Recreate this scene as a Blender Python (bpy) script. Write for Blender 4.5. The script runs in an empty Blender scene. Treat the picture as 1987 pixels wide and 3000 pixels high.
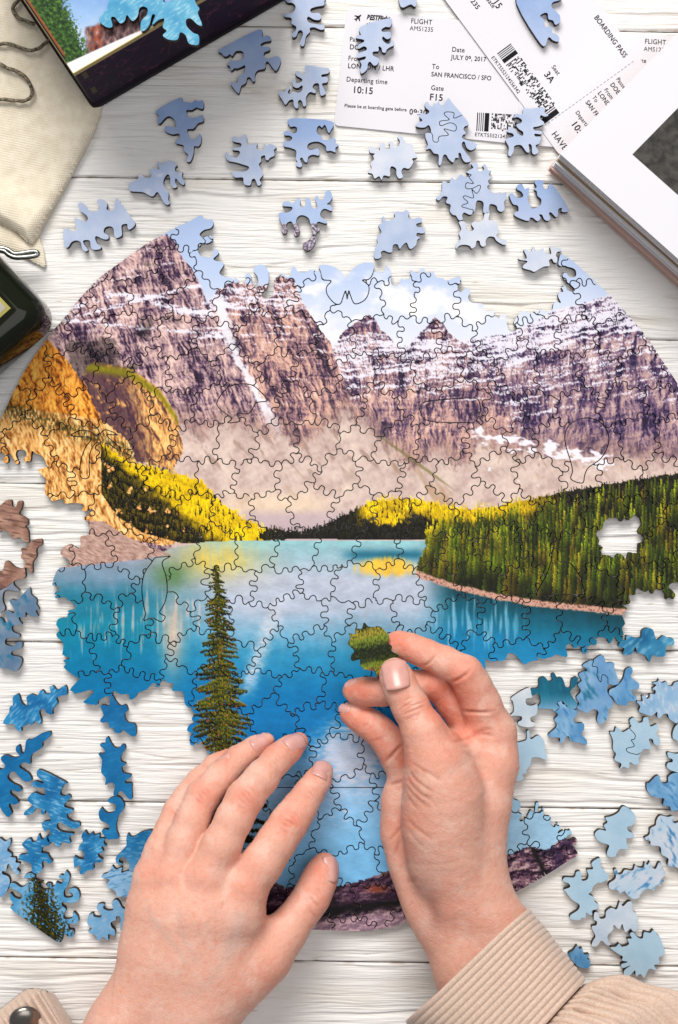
import bpy, bmesh, math, random
import numpy as np
from mathutils import Vector, Matrix

# ------------------------------------------------------------------ camera, world, lamps, exposure
S = 0.0002            # metres per photograph pixel on the table top
H = 0.80              # camera height above the table top
W0, H0 = 1987.0, 3000.0
sc = bpy.context.scene
C = sc.collection
cam_d = bpy.data.cameras.new('camera'); cam = bpy.data.objects.new('camera', cam_d); C.objects.link(cam)
cam.location = (0, 0, H); cam.rotation_euler = (0, 0, 0)
cam_d.sensor_fit = 'VERTICAL'; cam_d.angle_y = 2*math.atan(H0*S/2/H)
cam_d.clip_start = 0.01; cam_d.clip_end = 50
sc.camera = cam
sc.render.resolution_x = 678; sc.render.resolution_y = 1024
wd = bpy.data.worlds.new('World'); sc.world = wd; wd.use_nodes = True
wd.node_tree.nodes['Background'].inputs[0].default_value = (0.94, 0.95, 1.0, 1)
wd.node_tree.nodes['Background'].inputs[1].default_value = 0.20
def area(name, loc, aim, sx, sy, power, col):
    d = bpy.data.lights.new(name, 'AREA'); d.shape = 'RECTANGLE'; d.size = sx; d.size_y = sy
    d.energy = power; d.color = col
    o = bpy.data.objects.new(name, d); C.objects.link(o); o.location = loc
    o.rotation_euler = (Vector(aim)-Vector(loc)).to_track_quat('-Z', 'Y').to_euler()
    return o
area('window_light', (-0.5, 2.45, 2.15), (0, 0.0, 0), 2.1, 1.4, 126, (1.0, 0.97, 0.925))
area('overhead_fill', (0.35, -0.1, 2.0), (0, 0, 0), 1.5, 1.5, 14, (1.0, 0.98, 0.97))  # soft fill lamp added overhead to lift the shade, no actual room fixture
sc.view_settings.view_transform = 'Standard'; sc.view_settings.look = 'None'
sc.view_settings.exposure = 0.12; sc.view_settings.gamma = 1
sc.render.engine = 'CYCLES'; sc.cycles.use_denoising = True
sc.cycles.max_bounces = 6; sc.cycles.transparent_max_bounces = 6

rng = np.random.default_rng(7)
BUILD = 'all'
# ------------------------------------------------------------------ general helpers
def P(px, py, z=0.0):
    k = S*(H-z)/H
    return Vector(((px-W0/2)*k, (H0/2-py)*k, z))
def Pn(px, py, z=0.0):
    k = S*(H-z)/H
    return np.stack([(px-W0/2)*k, (H0/2-py)*k, np.zeros_like(px)+z], -1)
TILE = dict(A=(0,0,2.24), B=(600,0,2.24), C=(1287,0,2.24), D=(0,600,2.24), E=(600,600,2.24), F=(1287,600,2.24),
            G=(0,1250,2.24), H=(600,1250,2.24), I=(1287,1250,2.24), J=(0,1900,2.24), K=(600,1900,2.24), L=(1287,1900,2.24),
            M=(0,2400,2.61333), N=(600,2400,2.61333), O=(1287,2300,2.24))
def T(tile, pts):
    ox, oy, k = TILE[tile]
    if isinstance(pts, str):
        v = [float(s) for s in pts.replace(',', ' ').split()]; pts = list(zip(v[0::2], v[1::2]))
    return [(ox+x/k, oy+y/k) for x, y in pts]
def lin(c):
    c = np.asarray(c, float)/255.0
    return np.where(c <= 0.04045, c/12.92, ((c+0.055)/1.055)**2.4)
def tag(o, label=None, cat=None, group=None, kind=None):
    if label: o['label'] = label
    if cat: o['category'] = cat
    if group: o['group'] = group
    if kind: o['kind'] = kind
    return o
def empty(name, loc=(0,0,0)):
    o = bpy.data.objects.new(name, None); C.objects.link(o); o.location = loc; o.empty_display_size = 0.01
    return o
def link(name, me, parent=None):
    o = bpy.data.objects.new(name, me); C.objects.link(o)
    if parent: 
        o.parent = parent
        o.matrix_parent_inverse = Matrix.Translation(-Vector(parent.location))
    return o
def smoothstep(a, b, x):
    t = np.clip((x-a)/(b-a), 0, 1); return t*t*(3-2*t)
def hash2(ix, iy, seed):
    n = (ix.astype(np.int64)*374761393 + iy.astype(np.int64)*668265263 + seed*2147483647) & 0xffffffff
    n = ((n ^ (n >> 13))*1274126177) & 0xffffffff
    n = (n ^ (n >> 16))
    n = (n*2246822519) & 0xffffffff
    return ((n ^ (n >> 15)) & 0xffffff)/float(0xffffff)
_PR = np.random.default_rng(1234)
_PERM = _PR.permutation(4096).astype(np.int32)
_GX = np.cos(np.arange(4096)*2*math.pi/4096*7).astype(np.float32); _GY = np.sin(np.arange(4096)*2*math.pi/4096*7).astype(np.float32)
def perlin(x, y, seed=0):
    x = np.asarray(x, np.float32); y = np.asarray(y, np.float32)
    x, y = np.broadcast_arrays(x, y)
    ix = np.floor(x); iy = np.floor(y); fx = x-ix; fy = y-iy
    ix = ix.astype(np.int32)+seed*57; iy = iy.astype(np.int32)
    ux = fx*fx*fx*(fx*(fx*6-15)+10); uy = fy*fy*fy*(fy*(fy*6-15)+10)
    h0 = _PERM[ix & 4095]; h1 = _PERM[(ix+1) & 4095]; iy = iy+seed*131
    def g(h, iyy, dx, dy):
        k = _PERM[(h+iyy) & 4095]
        return _GX[k]*(fx-dx)+_GY[k]*(fy-dy)
    iy1 = iy+1
    n00 = g(h0, iy, 0, 0); n10 = g(h1, iy, 1, 0); n01 = g(h0, iy1, 0, 1); n11 = g(h1, iy1, 1, 1)
    a = n00+ux*(n10-n00); b = n01+ux*(n11-n01)
    return (a+uy*(b-a))*1.5
def fbm(x, y, seed=0, octaves=4, gain=0.5):
    s = 0; a = 1; t = 0
    for o in range(octaves):
        s = s+a*perlin(x*2**o, y*2**o, seed+o*17); t += a; a *= gain
    return s/t
def catmull(pts, n=5, closed=True):
    p = np.array(pts, float); m = len(p); out = []
    for i in range(m if closed else m-1):
        p0, p1, p2, p3 = (p[(i-1) % m], p[i], p[(i+1) % m], p[(i+2) % m]) if closed else (p[max(i-1,0)], p[i], p[i+1], p[min(i+2,m-1)])
        for k in range(n):
            t = k/n
            out.append(0.5*((2*p1)+(-p0+p2)*t+(2*p0-5*p1+4*p2-p3)*t*t+(-p0+3*p1-3*p2+p3)*t**3))
    if not closed: out.append(p[-1])
    return np.array(out)
def poly_sdf(poly, X, Y, band=9.0):
    """signed distance (positive inside, clipped to +-band) of a polygon on a regular grid X, Y"""
    x0, y0 = X[0,0], Y[0,0]; h = X[0,1]-X[0,0]; ny, nx = X.shape
    D = np.full(X.shape, band); par = np.zeros((ny, nx+1), np.int32)
    n = len(poly)
    for i in range(n):
        ax, ay = poly[i]; bx, by = poly[(i+1) % n]
        i0 = max(int((min(ax,bx)-band-x0)/h), 0); i1 = min(int((max(ax,bx)+band-x0)/h)+2, nx)
        j0 = max(int((min(ay,by)-band-y0)/h), 0); j1 = min(int((max(ay,by)+band-y0)/h)+2, ny)
        if i1 > i0 and j1 > j0:
            xs = X[j0:j1,i0:i1]; ys = Y[j0:j1,i0:i1]
            dx, dy = bx-ax, by-ay; L = dx*dx+dy*dy+1e-9
            t = np.clip(((xs-ax)*dx+(ys-ay)*dy)/L, 0, 1)
            d = np.hypot(xs-ax-t*dx, ys-ay-t*dy)
            D[j0:j1,i0:i1] = np.minimum(D[j0:j1,i0:i1], d)
        if ay != by:
            lo, hi = (ay, by) if ay < by else (by, ay)
            ja = max(int(math.ceil((lo-y0)/h)), 0); jb = min(int(math.ceil((hi-y0)/h)), ny)
            if jb > ja:
                jj = np.arange(ja, jb); yy = y0+jj*h
                xc = ax+(yy-ay)/(by-ay)*(bx-ax)
                col = np.clip(np.ceil((xc-x0)/h), 0, nx).astype(int)
                np.add.at(par, (jj, col), 1)
    ins = (np.cumsum(par, 1)[:, :nx] % 2) == 1
    return np.where(ins, D, -D)
# marching squares: corners 0..3 (ccw in index space), edges 4..7 (edge k between corner k and k+1)
def _cases():
    out = []
    for c in range(16):
        ins = [(c >> k) & 1 for k in range(4)]
        polys = []; segs = []
        if c in (5, 10):
            for k in range(4):
                if ins[k]: polys.append([4+(k+3) % 4, k, 4+k]); segs.append((4+k, 4+(k+3) % 4))
        elif c:
            p = []
            for k in range(4):
                if ins[k]: p.append(k)
                if ins[k] != ins[(k+1) % 4]: p.append(4+k)
            polys.append(p)
            ent = [4+k for k in range(4) if ins[k] and not ins[(k+1) % 4]]
            exi = [4+k for k in range(4) if not ins[k] and ins[(k+1) % 4]]
            if ent: segs.append((ent[0], exi[0]))
        tris = [(p[0], p[i], p[i+1]) for p in polys for i in range(1, len(p)-1)]
        out.append((tris, segs))
    return out
CASES = _cases()
def march(F):
    """returns vertex list in (col,row) float coords, triangles, boundary segments"""
    ny, nx = F.shape; ins = F > 0
    vid = np.full((ny, nx), -1, np.int64); n = int(ins.sum()); vid[ins] = np.arange(n)
    jj, ii = np.nonzero(ins); verts = [np.stack([ii, jj], 1).astype(float)]
    hx = ins[:, :-1] != ins[:, 1:]; he = np.full((ny, nx-1), -1, np.int64); k = int(hx.sum()); he[hx] = n+np.arange(k)
    j, i = np.nonzero(hx); a = F[j,i]; b = F[j,i+1]; t = a/(a-b); verts.append(np.stack([i+t, j+0.0], 1)); n += k
    vx = ins[:-1, :] != ins[1:, :]; ve = np.full((ny-1, nx), -1, np.int64); k = int(vx.sum()); ve[vx] = n+np.arange(k)
    j, i = np.nonzero(vx); a = F[j,i]; b = F[j+1,i]; t = a/(a-b); verts.append(np.stack([i+0.0, j+t], 1)); n += k
    code = (ins[:-1,:-1]*1+ins[:-1,1:]*2+ins[1:,1:]*4+ins[1:,:-1]*8)
    lut = [vid[:-1,:-1], vid[:-1,1:], vid[1:,1:], vid[1:,:-1], he[:-1,:], ve[:,1:], he[1:,:], ve[:,:-1]]
    tris = []; segs = []
    for c in range(1, 16):
        m = code == c
        if not m.any(): continue
        vals = [l[m] for l in lut]
        for t in CASES[c][0]: tris.append(np.stack([vals[q] for q in t], 1))
        for s in CASES[c][1]: segs.append(np.stack([vals[q] for q in s], 1))
    V = np.concatenate(verts) if verts else np.zeros((0,2))
    Tt = np.concatenate(tris) if tris else np.zeros((0,3), int)
    Sg = np.concatenate(segs) if segs else np.zeros((0,2), int)
    return V, Tt, Sg
def mesh_np(name, V, F, mats=(), midx=None, smooth=None, col=None, colname='Col'):
    me = bpy.data.meshes.new(name); k = F.shape[1]
    me.vertices.add(len(V)); me.vertices.foreach_set('co', np.ascontiguousarray(V, np.float32).ravel())
    me.loops.add(F.size); me.loops.foreach_set('vertex_index', np.ascontiguousarray(F, np.int32).ravel())
    me.polygons.add(len(F)); me.polygons.foreach_set('loop_start', np.arange(0, F.size, k, dtype=np.int32))
    for m in mats: me.materials.append(m)
    if midx is not None: me.polygons.foreach_set('material_index', np.ascontiguousarray(midx, np.int32))
    if smooth is not None: me.polygons.foreach_set('use_smooth', np.broadcast_to(np.asarray(smooth, bool), (len(F),)).copy())
    me.update(calc_edges=True)
    if col is not None:
        at = me.color_attributes.new(colname, 'FLOAT_COLOR', 'POINT')
        c4 = np.ones((len(V), 4), np.float32); c4[:, :3] = col; at.data.foreach_set('color', c4.ravel())
    return me
# ------------------------------------------------------------------ materials
def mat(name, base=(0.5,0.5,0.5), rough=0.6, **kw):
    m = bpy.data.materials.new(name); m.use_nodes = True
    b = m.node_tree.nodes['Principled BSDF']
    b.inputs['Base Color'].default_value = (*base, 1); b.inputs['Roughness'].default_value = rough
    for k, v in kw.items(): b.inputs[k.replace('_', ' ')].default_value = v
    return m
def nd(m, typ, **kw):
    n = m.node_tree.nodes.new(typ)
    for k, v in kw.items():
        if hasattr(n, k): setattr(n, k, v)
        else: n.inputs[k.replace('_', ' ')].default_value = v
    return n
def lk(m, a, ao, b, bi): m.node_tree.links.new(a.outputs[ao], b.inputs[bi])
def bsdf(m): return m.node_tree.nodes['Principled BSDF']
def coords(m, scale=(1,1,1), rot=(0,0,0), kind='Object'):
    tc = nd(m, 'ShaderNodeTexCoord'); mp = nd(m, 'ShaderNodeMapping')
    mp.inputs['Scale'].default_value = scale; mp.inputs['Rotation'].default_value = rot
    lk(m, tc, kind, mp, 'Vector'); return mp
def noise_bump(m, scale, strength, dist=0.0005, detail=3, vec=None, prev=None):
    n = nd(m, 'ShaderNodeTexNoise'); n.inputs['Scale'].default_value = scale; n.inputs['Detail'].default_value = detail
    if vec is None: vec = coords(m)
    lk(m, vec, 'Vector', n, 'Vector')
    b = nd(m, 'ShaderNodeBump'); b.inputs['Strength'].default_value = strength; b.inputs['Distance'].default_value = dist
    lk(m, n, 'Fac', b, 'Height')
    if prev is not None: lk(m, prev, 'Normal', b, 'Normal')
    lk(m, b, 'Normal', bsdf(m), 'Normal'); return b
def tint_noise(m, c1, c2, scale, detail=4, vec=None, lo=0.35, hi=0.65):
    n = nd(m, 'ShaderNodeTexNoise'); n.inputs['Scale'].default_value = scale; n.inputs['Detail'].default_value = detail
    if vec is None: vec = coords(m)
    lk(m, vec, 'Vector', n, 'Vector')
    r = nd(m, 'ShaderNodeValToRGB'); r.color_ramp.elements[0].position = lo; r.color_ramp.elements[1].position = hi
    r.color_ramp.elements[0].color = (*c1, 1); r.color_ramp.elements[1].color = (*c2, 1)
    lk(m, n, 'Fac', r, 'Fac'); lk(m, r, 'Color', bsdf(m), 'Base Color'); return r
def attr_mat(name, rough, attr='Col', **kw):
    m = mat(name, rough=rough, **kw)
    a = nd(m, 'ShaderNodeVertexColor'); a.layer_name = attr
    lk(m, a, 'Color', bsdf(m), 'Base Color'); return m
# printed face: colour printed on the piece, fine linen-like tooth and a weak sheen
M_print = attr_mat('printed_face', 0.42); noise_bump(M_print, 1500, 0.22, 0.0002, 2)
bsdf(M_print).inputs['Specular IOR Level'].default_value = 0.15
M_edge = mat('laser_burnt_plywood_edge', (0.02,0.012,0.007), 0.8)
tint_noise(M_edge, (0.008,0.005,0.004), (0.05,0.028,0.012), 500)
# ------------------------------------------------------------------ table of white painted planks
M_wood = attr_mat('white_painted_wood', 0.5)
bsdf(M_wood).inputs['Specular IOR Level'].default_value = 0.25
noise_bump(M_wood, 1.0, 0.6, 0.001, 6, coords(M_wood, (55, 1200, 55)))
def build_table():
    root = empty('table', (0,0,0)); tag(root, kind='structure')
    slope = 0.014
    pitch = 457.0
    seams = [75+pitch*k-5.5*0 for k in range(-2, 9)]
    seams = [-860,-385,64,514,968,1415,1880,2346,2806,3260,3715]
    for k in range(len(seams)-1):
        ya, yb = seams[k]+1.1, seams[k+1]-1.1           # photograph pixels at x = 0
        L = 0.66; nx = 220; ny = int((yb-ya)*S/0.00048)
        xs = np.linspace(-L/2, L/2, nx); v = np.linspace(0, 1, ny)
        X, V = np.meshgrid(xs, v)
        Yp = (ya+(yb-ya)*V)                              # px
        Ypx = Yp+slope*(X/S+W0/2)
        y = (H0/2-Ypx)*S
        loc = (yb-ya)*S*V
        wob = 0.006*fbm(X/0.16, loc/0.05+k*9, 31+k, 3)+0.0012*fbm(X/0.03, loc/0.01, 77+k, 2)
        u = loc+wob
        g1 = perlin(X/0.11+k*3, u/0.0042, 100+k)
        g2 = perlin(X/0.06+k*5, u/0.0021, 200+k)
        g3 = perlin(X/0.2+k*7, u/0.012, 300+k)
        g4 = perlin(X/0.035, u/0.0011, 400+k)
        region = smoothstep(-0.35, 0.3, fbm(X/0.15+k*11, loc/0.035, 500+k, 2)+(0.12 if k not in (3,) else 0.0))
        groove = smoothstep(0.15, 0.6, g1)*0.9+smoothstep(0.25, 0.7, g2)*0.55
        z = -0.0010*groove*(0.15+0.85*region)+0.00030*g2*(0.25+0.75*region)+0.00024*g4+0.0003*g3
        # cracks: a few sharp long splits
        cr = np.abs(perlin(X/0.14+k*2.3, u/0.009, 600+k)); crk = (1-smoothstep(0.0, 0.05, cr))*smoothstep(0.15, 0.4, perlin(X/0.07, loc/0.02, 700+k))
        z -= 0.0006*crk
        edge = np.minimum(loc, (yb-ya)*S-loc)
        z -= 0.0014*np.exp(-(edge/0.0006)**2)
        z -= z.max()*0 + 0.0006
        w = np.array([0.80, 0.783, 0.762]); gr = np.array([0.46, 0.38, 0.28]); wear = np.array([0.30, 0.20, 0.10])
        f = np.clip(groove*0.10*region+0.35*crk, 0, 1)[..., None]
        col = w*(1-f)+gr*f
        sp = (hash2(np.arange(nx)[None,:]+0*Ypx, np.arange(ny)[:,None]+0*Ypx, 900+k) > 0.9985)*smoothstep(0.0,0.3,fbm(X/0.05,loc/0.02,800+k,2)+0.1)
        sp = np.clip(sp+0.8*(np.exp(-(edge/0.0006)**2))*(fbm(X/0.01, loc*0+k, 4, 2) > 0.12), 0, 1)[..., None]
        col = col*(1-0.75*sp)+wear*0.75*sp
        stain = smoothstep(0.05, 0.5, fbm(X/0.12, loc/0.03, 950+k, 3))[..., None]
        col = col*(1-0.10*stain*np.array([0.6, 0.85, 1.3]))*(1-0.05*hash2(np.array([k]), np.array([3]), 5)[0])
        Vt = np.stack([X, y, z], -1).reshape(-1, 3)
        idx = np.arange(nx*ny).reshape(ny, nx)
        q = np.stack([idx[1:,:-1], idx[1:,1:], idx[:-1,1:], idx[:-1,:-1]], -1).reshape(-1, 4)
        me = mesh_np('plank', Vt, q, [M_wood], None, True, col.reshape(-1, 3))
        o = link('plank', me, root)
    # dark board under the joints
    me = bpy.data.meshes.new('backing_board'); bm = bmesh.new(); bmesh.ops.create_cube(bm, size=1)
    for vv in bm.verts: vv.co = Vector((vv.co.x*0.66, vv.co.y*0.93+0.005, vv.co.z*0.01-0.0085))
    bm.to_mesh(me); bm.free(); me.materials.append(mat('dark_joint_wood', (0.05,0.035,0.02), 0.9)); link('backing_board', me, root)
build_table()
# ------------------------------------------------------------------ the printed picture: colours computed per point of the puzzle's own grid
def curve(x, pts):
    p = np.array(pts, float); return np.interp(x, p[:,0], p[:,1])
def mixc(col, c, f):
    f = np.clip(f, 0, 1)[..., None]; return col*(1-f)+np.asarray(c, float)*f
def inpoly(X, Y, pts):
    """even-odd test for arbitrary point arrays"""
    r = np.zeros(X.shape, bool); n = len(pts)
    for i in range(n):
        ax, ay = pts[i]; bx, by = pts[(i+1) % n]
        if ay == by: continue
        c = ((ay > Y) != (by > Y)) & (X < (bx-ax)*(Y-ay)/(by-ay)+ax); r ^= c
    return r
def ramp(v, stops):
    v = np.asarray(v); xs = [s[0] for s in stops]; return np.stack([np.interp(v, xs, [s[1][k] for s in stops]) for k in range(3)], -1)
def conifers(col, x, y, top, bot, w, hgt, rows, pal, seed, yellow=None, xr=(-1e9, 1e9)):
    sel = np.nonzero((y > top-hgt*0.9) & (y < bot+hgt*1.3) & (x > xr[0]) & (x < xr[1]))[0]
    out = col.copy(); g = lambda a: a[sel] if np.ndim(a) else a
    out[sel] = _conifers(col[sel], x[sel], y[sel], g(top), g(bot), w, hgt, rows, pal, seed, None if yellow is None else yellow[sel]); return out
def _conifers(col, x, y, top, bot, w, hgt, rows, pal, seed, yellow=None):
    """rows of little conifers painted back to front: triangular tapering crowns with jagged sides"""
    for r in range(rows):
        f = (r+0.5)/rows
        base = top+(bot-top)*f+hgt*0.55
        ww = w*(0.75+0.5*f); hh = hgt*(0.7+0.6*f)
        u = x/ww+r*0.37*7+seed
        for half in (0, 0.5):
            c = np.floor(u+half); fx = (u+half-c-0.5)*2
            rn = hash2(c, c*0+r*2+int(half*2), seed); rn2 = hash2(c, c*0+r*2+int(half*2), seed+9)
            bt = base+ (rn2-0.5)*hgt*0.5
            tp = bt-hh*(0.65+0.7*rn)
            t = (y-tp)/(bt-tp)
            wid = np.clip(t, 0, 1)**0.85*0.66*(0.72+0.5*np.abs(np.sin(t*15+rn*20)))
            m = (t > 0) & (t < 1) & (np.abs(fx+0.25*(rn-0.5)) < wid)
            ci = (rn2*len(pal)).astype(int).clip(0, len(pal)-1)
            cc = np.array(pal, float)[ci]
            sh = (0.50+0.75*np.clip(0.5-fx*0.9, 0, 1.2))*(0.22+1.0*(1-t)**0.9)
            sh = sh*(0.8+0.45*perlin(x/2.6, y/2.0, seed+r))*(0.9+0.5*perlin(x/38, y/44, seed+3))
            cc = cc*sh[..., None]
            if yellow is not None:
                fy = yellow*(rn > 0.25); yc = np.array([252, 212, 26.])*np.clip(0.58+0.6*sh[..., None], 0, 1.02)
                cc = cc*(1-fy[..., None])+yc*fy[..., None]
            col = np.where(m[..., None], cc, col)
    return col
def paint(px, py):
    x = px/1.2672; y = py/1.2672
    n1 = fbm(x/60, y/60, 1, 5); n2 = fbm(x/22, y/22, 2, 4); n3 = fbm(x/9, y/9, 3, 3)
    ny_ = fbm(x/9, y/38, 4, 4)                      # vertical rock streaks
    nh = fbm(x/70, (y+0.16*x)/7, 5, 4)              # slanting strata
    nf = fbm(x/4, y/7, 6, 2); nd2 = fbm((x+y)/14, (y-x*0.4)/40, 8, 4)
    # sky
    col = ramp(y+n1*20, [(500, (168,186,218)), (640, (184,198,224)), (720, (208,215,230)), (800, (222,224,234))])
    cl = smoothstep(-0.05, 0.45, fbm(x/95, y/62, 21, 5)+0.35*np.exp(-((x-950)/170)**2-((y-680)/70)**2)+0.3*np.exp(-((x-740)/70)**2-((y-760)/50)**2)-0.16)*(x > 640)
    col = mixc(col, (244,241,242), cl*smoothstep(600, 660, y)*(1-0.75*smoothstep(1060, 1180, x)))
    # ridges, far to near
    rid = 7*fbm(x/16, x*0+0.5, 41, 4)+2.5*perlin(x/4, x*0+0.5, 42)
    shr = 0.42-0.46*smoothstep(680, 1080, x); wx_ = x-shr*(y-760)+5*n2+16*n1; wy_ = y+8*n2
    def rdg(ax, ay, seed, dx=0.0): return 1-np.abs(perlin((wx_+dx)/ax, (wy_+dx*0.7)/ay, seed))*1.6
    def relief(seed, d):
        return 1.0*rdg(64, 150, seed, d)+0.55*rdg(27, 62, seed+1, d)+0.30*rdg(11, 27, seed+2, d)+0.16*rdg(5, 11, seed+3, d)
    def rock(light, mid, dark, snow, seed, tilt=0.12, warm=0.0):
        e = relief(seed, 3.0)-relief(seed, 0.0)
        st = perlin(x/95, (y+tilt*x+9*n2)/7.5, seed+7)+0.5*perlin(x/40, (y+tilt*x+6*n2)/3.6, seed+8)
        fine = perlin(x/2.8, y/4.2, seed+9)
        v = 0.50+0.85*e+0.40*fbm(x/70, y/60, seed+5, 2)+0.15*fine+0.16*st+0.30*fbm((x-0.5*shr*(y-760))/6.5, y/34, seed+13, 2)
        c = ramp(v, [(-0.1, tuple(q*0.45 for q in dark)), (0.25, dark), (0.47, mid), (0.72, light), (1.05, tuple(min(248, q+30) for q in light))])
        if np.ndim(warm) or warm: c = c*(1-0.0)+np.clip(warm, 0, 1)[..., None]*np.array([26, 4, -18.])*smoothstep(0.4, 0.9, v)[..., None]
        s = 0.55*st+0.35*e+0.40*fine+0.30*fbm(x/16, y/9, seed+11, 2)+snow
        return mixc(c, (232,229,240), smoothstep(0.10, 0.42, s)*0.93)
    Eb = curve(x, [(1000,800),(1100,782),(1180,772),(1230,745),(1290,715),(1350,700),(1420,680),(1460,716),(1520,770),(1600,850)])
    E = Eb+rid*0.7; dE = y-curve(x, [(1000,790),(1180,775),(1420,700),(1600,735)])
    cE = rock((176,148,146), (118,94,116), (50,38,72), curve(dE, [(0,0.42),(50,0.36),(75,0.06),(110,0.05),(150,-0.02),(200,-0.12),(240,-0.36),(280,-0.5)]), 50, 0.20)
    col = np.where((y > E)[..., None], cE, col)
    Dd = curve(x, [(900,900),(940,806),(960,782),(985,757),(1005,733),(1020,745),(1040,770),(1080,800),(1130,860),(1180,960),(1250,1100)])+rid
    cD = rock((196,160,150), (138,110,120), (62,46,74), curve(y, [(730,-0.2),(770,0.0),(800,0.32),(850,0.26),(890,0.1),(930,-0.15),(970,-0.4)]), 60, 0.05)
    col = np.where((y > Dd)[..., None], cD, col)
    Cc = curve(x, [(690,900),(770,806),(790,772),(820,747),(850,728),(868,735),(880,760),(900,780),(925,800),(960,850),(1010,950),(1100,1100)])+rid
    cC = rock((198,162,150), (136,108,120), (58,44,74), curve(y, [(720,-0.15),(765,0.0),(790,0.34),(850,0.26),(890,0.06),(930,-0.2),(960,-0.4)]), 70, 0.02)
    col = np.where((y > Cc)[..., None], cC, col)
    B = curve(x, [(470,700),(490,692),(505,668),(530,655),(560,652),(600,664),(625,655),(645,640),(680,643),(690,672),(700,700),(730,745),(765,790),(790,880),(850,1010),(900,1100)])+rid
    cB = rock((206,168,152), (146,114,120), (60,44,66), curve(y, [(640,-0.2),(660,0.05),(680,0.28),(715,0.20),(735,-0.2),(760,0.0),(800,-0.25),(860,-0.4)]), 80, -0.06)
    col = np.where((y > B)[..., None], cB, col)
    A = curve(x, [(0,1100),(60,840),(120,760),(180,690),(230,640),(290,590),(350,555),(385,540),(405,560),(420,592),(445,622),(462,655),(480,700),(497,730),(522,790),(548,850),(590,915),(640,990),(700,1060)])+rid*0.6
    bandsA = np.exp(-((y+0.25*(x-400)-610)/9)**2)*0.35+np.exp(-((y-705-18*np.sin(x/60))/9)**2)*0.75+np.exp(-((y-655-0.25*(480-x))/6)**2)*0.6+np.exp(-((y-750-0.1*(x-250))/6)**2)*0.55+np.exp(-((y-680-0.12*(x-300))/5)**2)*0.4
    cA = rock((206,176,170), (148,122,130), (58,40,66), -0.34+bandsA*(0.9+0.8*n2)+0.3*smoothstep(400, 480, x)*(y < 800)-0.2*smoothstep(760, 860, y), 90, 0.1)
    cA = mixc(cA, cA*0.42, 0.8*smoothstep(-0.05, 0.3, n1-0.3+0.8*np.exp(-((x-215)/85)**2-((y-840)/75)**2)+0.5*np.exp(-((x-330)/30)**2-((y-600)/30)**2)))
    col = np.where((y > A)[..., None], cA, col)
    # snow gully between the two left peaks
    gx = curve(y, [(690,505),(760,522),(830,549),(880,578),(930,606),(990,640),(1010,650)])+4*fbm(y/14, y*0, 33, 3)
    gw = curve(y, [(690,20),(760,18),(830,12),(900,11),(960,19),(990,14),(1012,2)])
    g = 0.9*(1-smoothstep(gw*0.35, gw*1.15, np.abs(x-gx)+9*n3+7*n2))
    col = mixc(col, (238,234,240), g*(y > 690)*(y < 1015))
    # scree slopes
    rb = curve(x, [(380,960),(415,985),(470,1010),(520,975),(560,1000),(610,1010),(650,1000),(700,1030),(760,985),(800,962),(840,985),(900,1040),(960,1085),(1010,1050),(1080,1075),(1110,1015),(1160,1035),(1230,1055),(1300,1050),(1400,1060),(1568,1070)])
    rbn = rb+40*n2+30*n1+16*fbm(x/14, y/24, 35, 3)
    sv = 0.5+0.18*fbm((x*0.6-y*0.5)/60, (y+x*0.6)/16, 36, 3)+0.45*n1+0.3*n2+0.2*n3
    scr = ramp(sv, [(0.1, (176,152,146)), (0.5, (206,186,178)), (0.9, (228,210,196))])
    scr = mixc(scr, (170,140,112), smoothstep(0.1, 0.6, fbm((x-y*0.6)/30, (y)/70, 37, 3)+0.5*np.exp(-((x-960-(y-1060)*0.7)/45)**2)-0.2)*0.7)
    scr = mixc(scr, (140,116,104), 0.6*smoothstep(0.12, 0.4, fbm((x-0.6*(y-1000))/26, y/60, 85, 3)+0.15*n3)*smoothstep(1140, 1060, y))
    scr = mixc(scr, (240,216,180), 0.45*np.exp(-((y-1165)/26)**2)*smoothstep(480, 560, x)*(1-smoothstep(700, 800, x)))
    scr = mixc(scr, (188,170,176), smoothstep(1170, 1200, y)*(x > 560)*(x < 830)*0.8)
    f = smoothstep(-26, 22, y-rbn+14*perlin(x/5, y/12, 83))*smoothstep(392, 402, x)
    col = mixc(col, (158,128,118), 0.55*smoothstep(-70, -10, y-rbn)*smoothstep(392, 402, x))
    col = mixc(col, scr, f)
    # snow patches at the foot of the right wall
    sp = smoothstep(0.0, 0.25, fbm(x/28, y/14, 38, 3)+0.6*np.exp(-((y-(1005+0.22*(x-1110)))/24)**2)-0.42)*(x > 1090)*(x < 1420)
    col = mixc(col, (236,230,236), sp)
    gl = smoothstep(0.45, 0.9, np.exp(-((y-(1010+0.72*(x-880)))/(8-5*np.abs(x-960)/110))**2)+0.3*n3)*smoothstep(850, 900, x)*smoothstep(1070, 1010, x)
    col = mixc(col, (104,100,56), gl*0.6)
    # left cliffs lit by the low sun
    yel = inpoly(x+7*n2, y+7*n3, [(215,835),(300,850),(370,900),(408,955),(425,1040),(400,1085),(300,1060),(225,960),(180,880)])
    yv = 0.56+0.9*(relief(140, 3.0)-relief(140, 0.0))+0.25*n2+0.34*fbm(x/5, y/20, 43, 2)
    cy = ramp(yv, [(0.0,(60,38,52)),(0.35,(110,78,66)),(0.6,(214,158,98)),(0.9,(246,206,140))])
    cy = mixc(cy, (58,38,58), smoothstep(40, -30, x-300-0.25*(y-900))*0.8*smoothstep(0.0, 0.5, 0.5+n2))
    ridge = np.exp(-((y-curve(x,[(200,838),(300,853),(370,902),(410,960)])-10)/11)**2)*(x < 415)
    cy = mixc(cy, (122,118,22), ridge*0.85)
    col = np.where(yel[..., None], cy, col)
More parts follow.
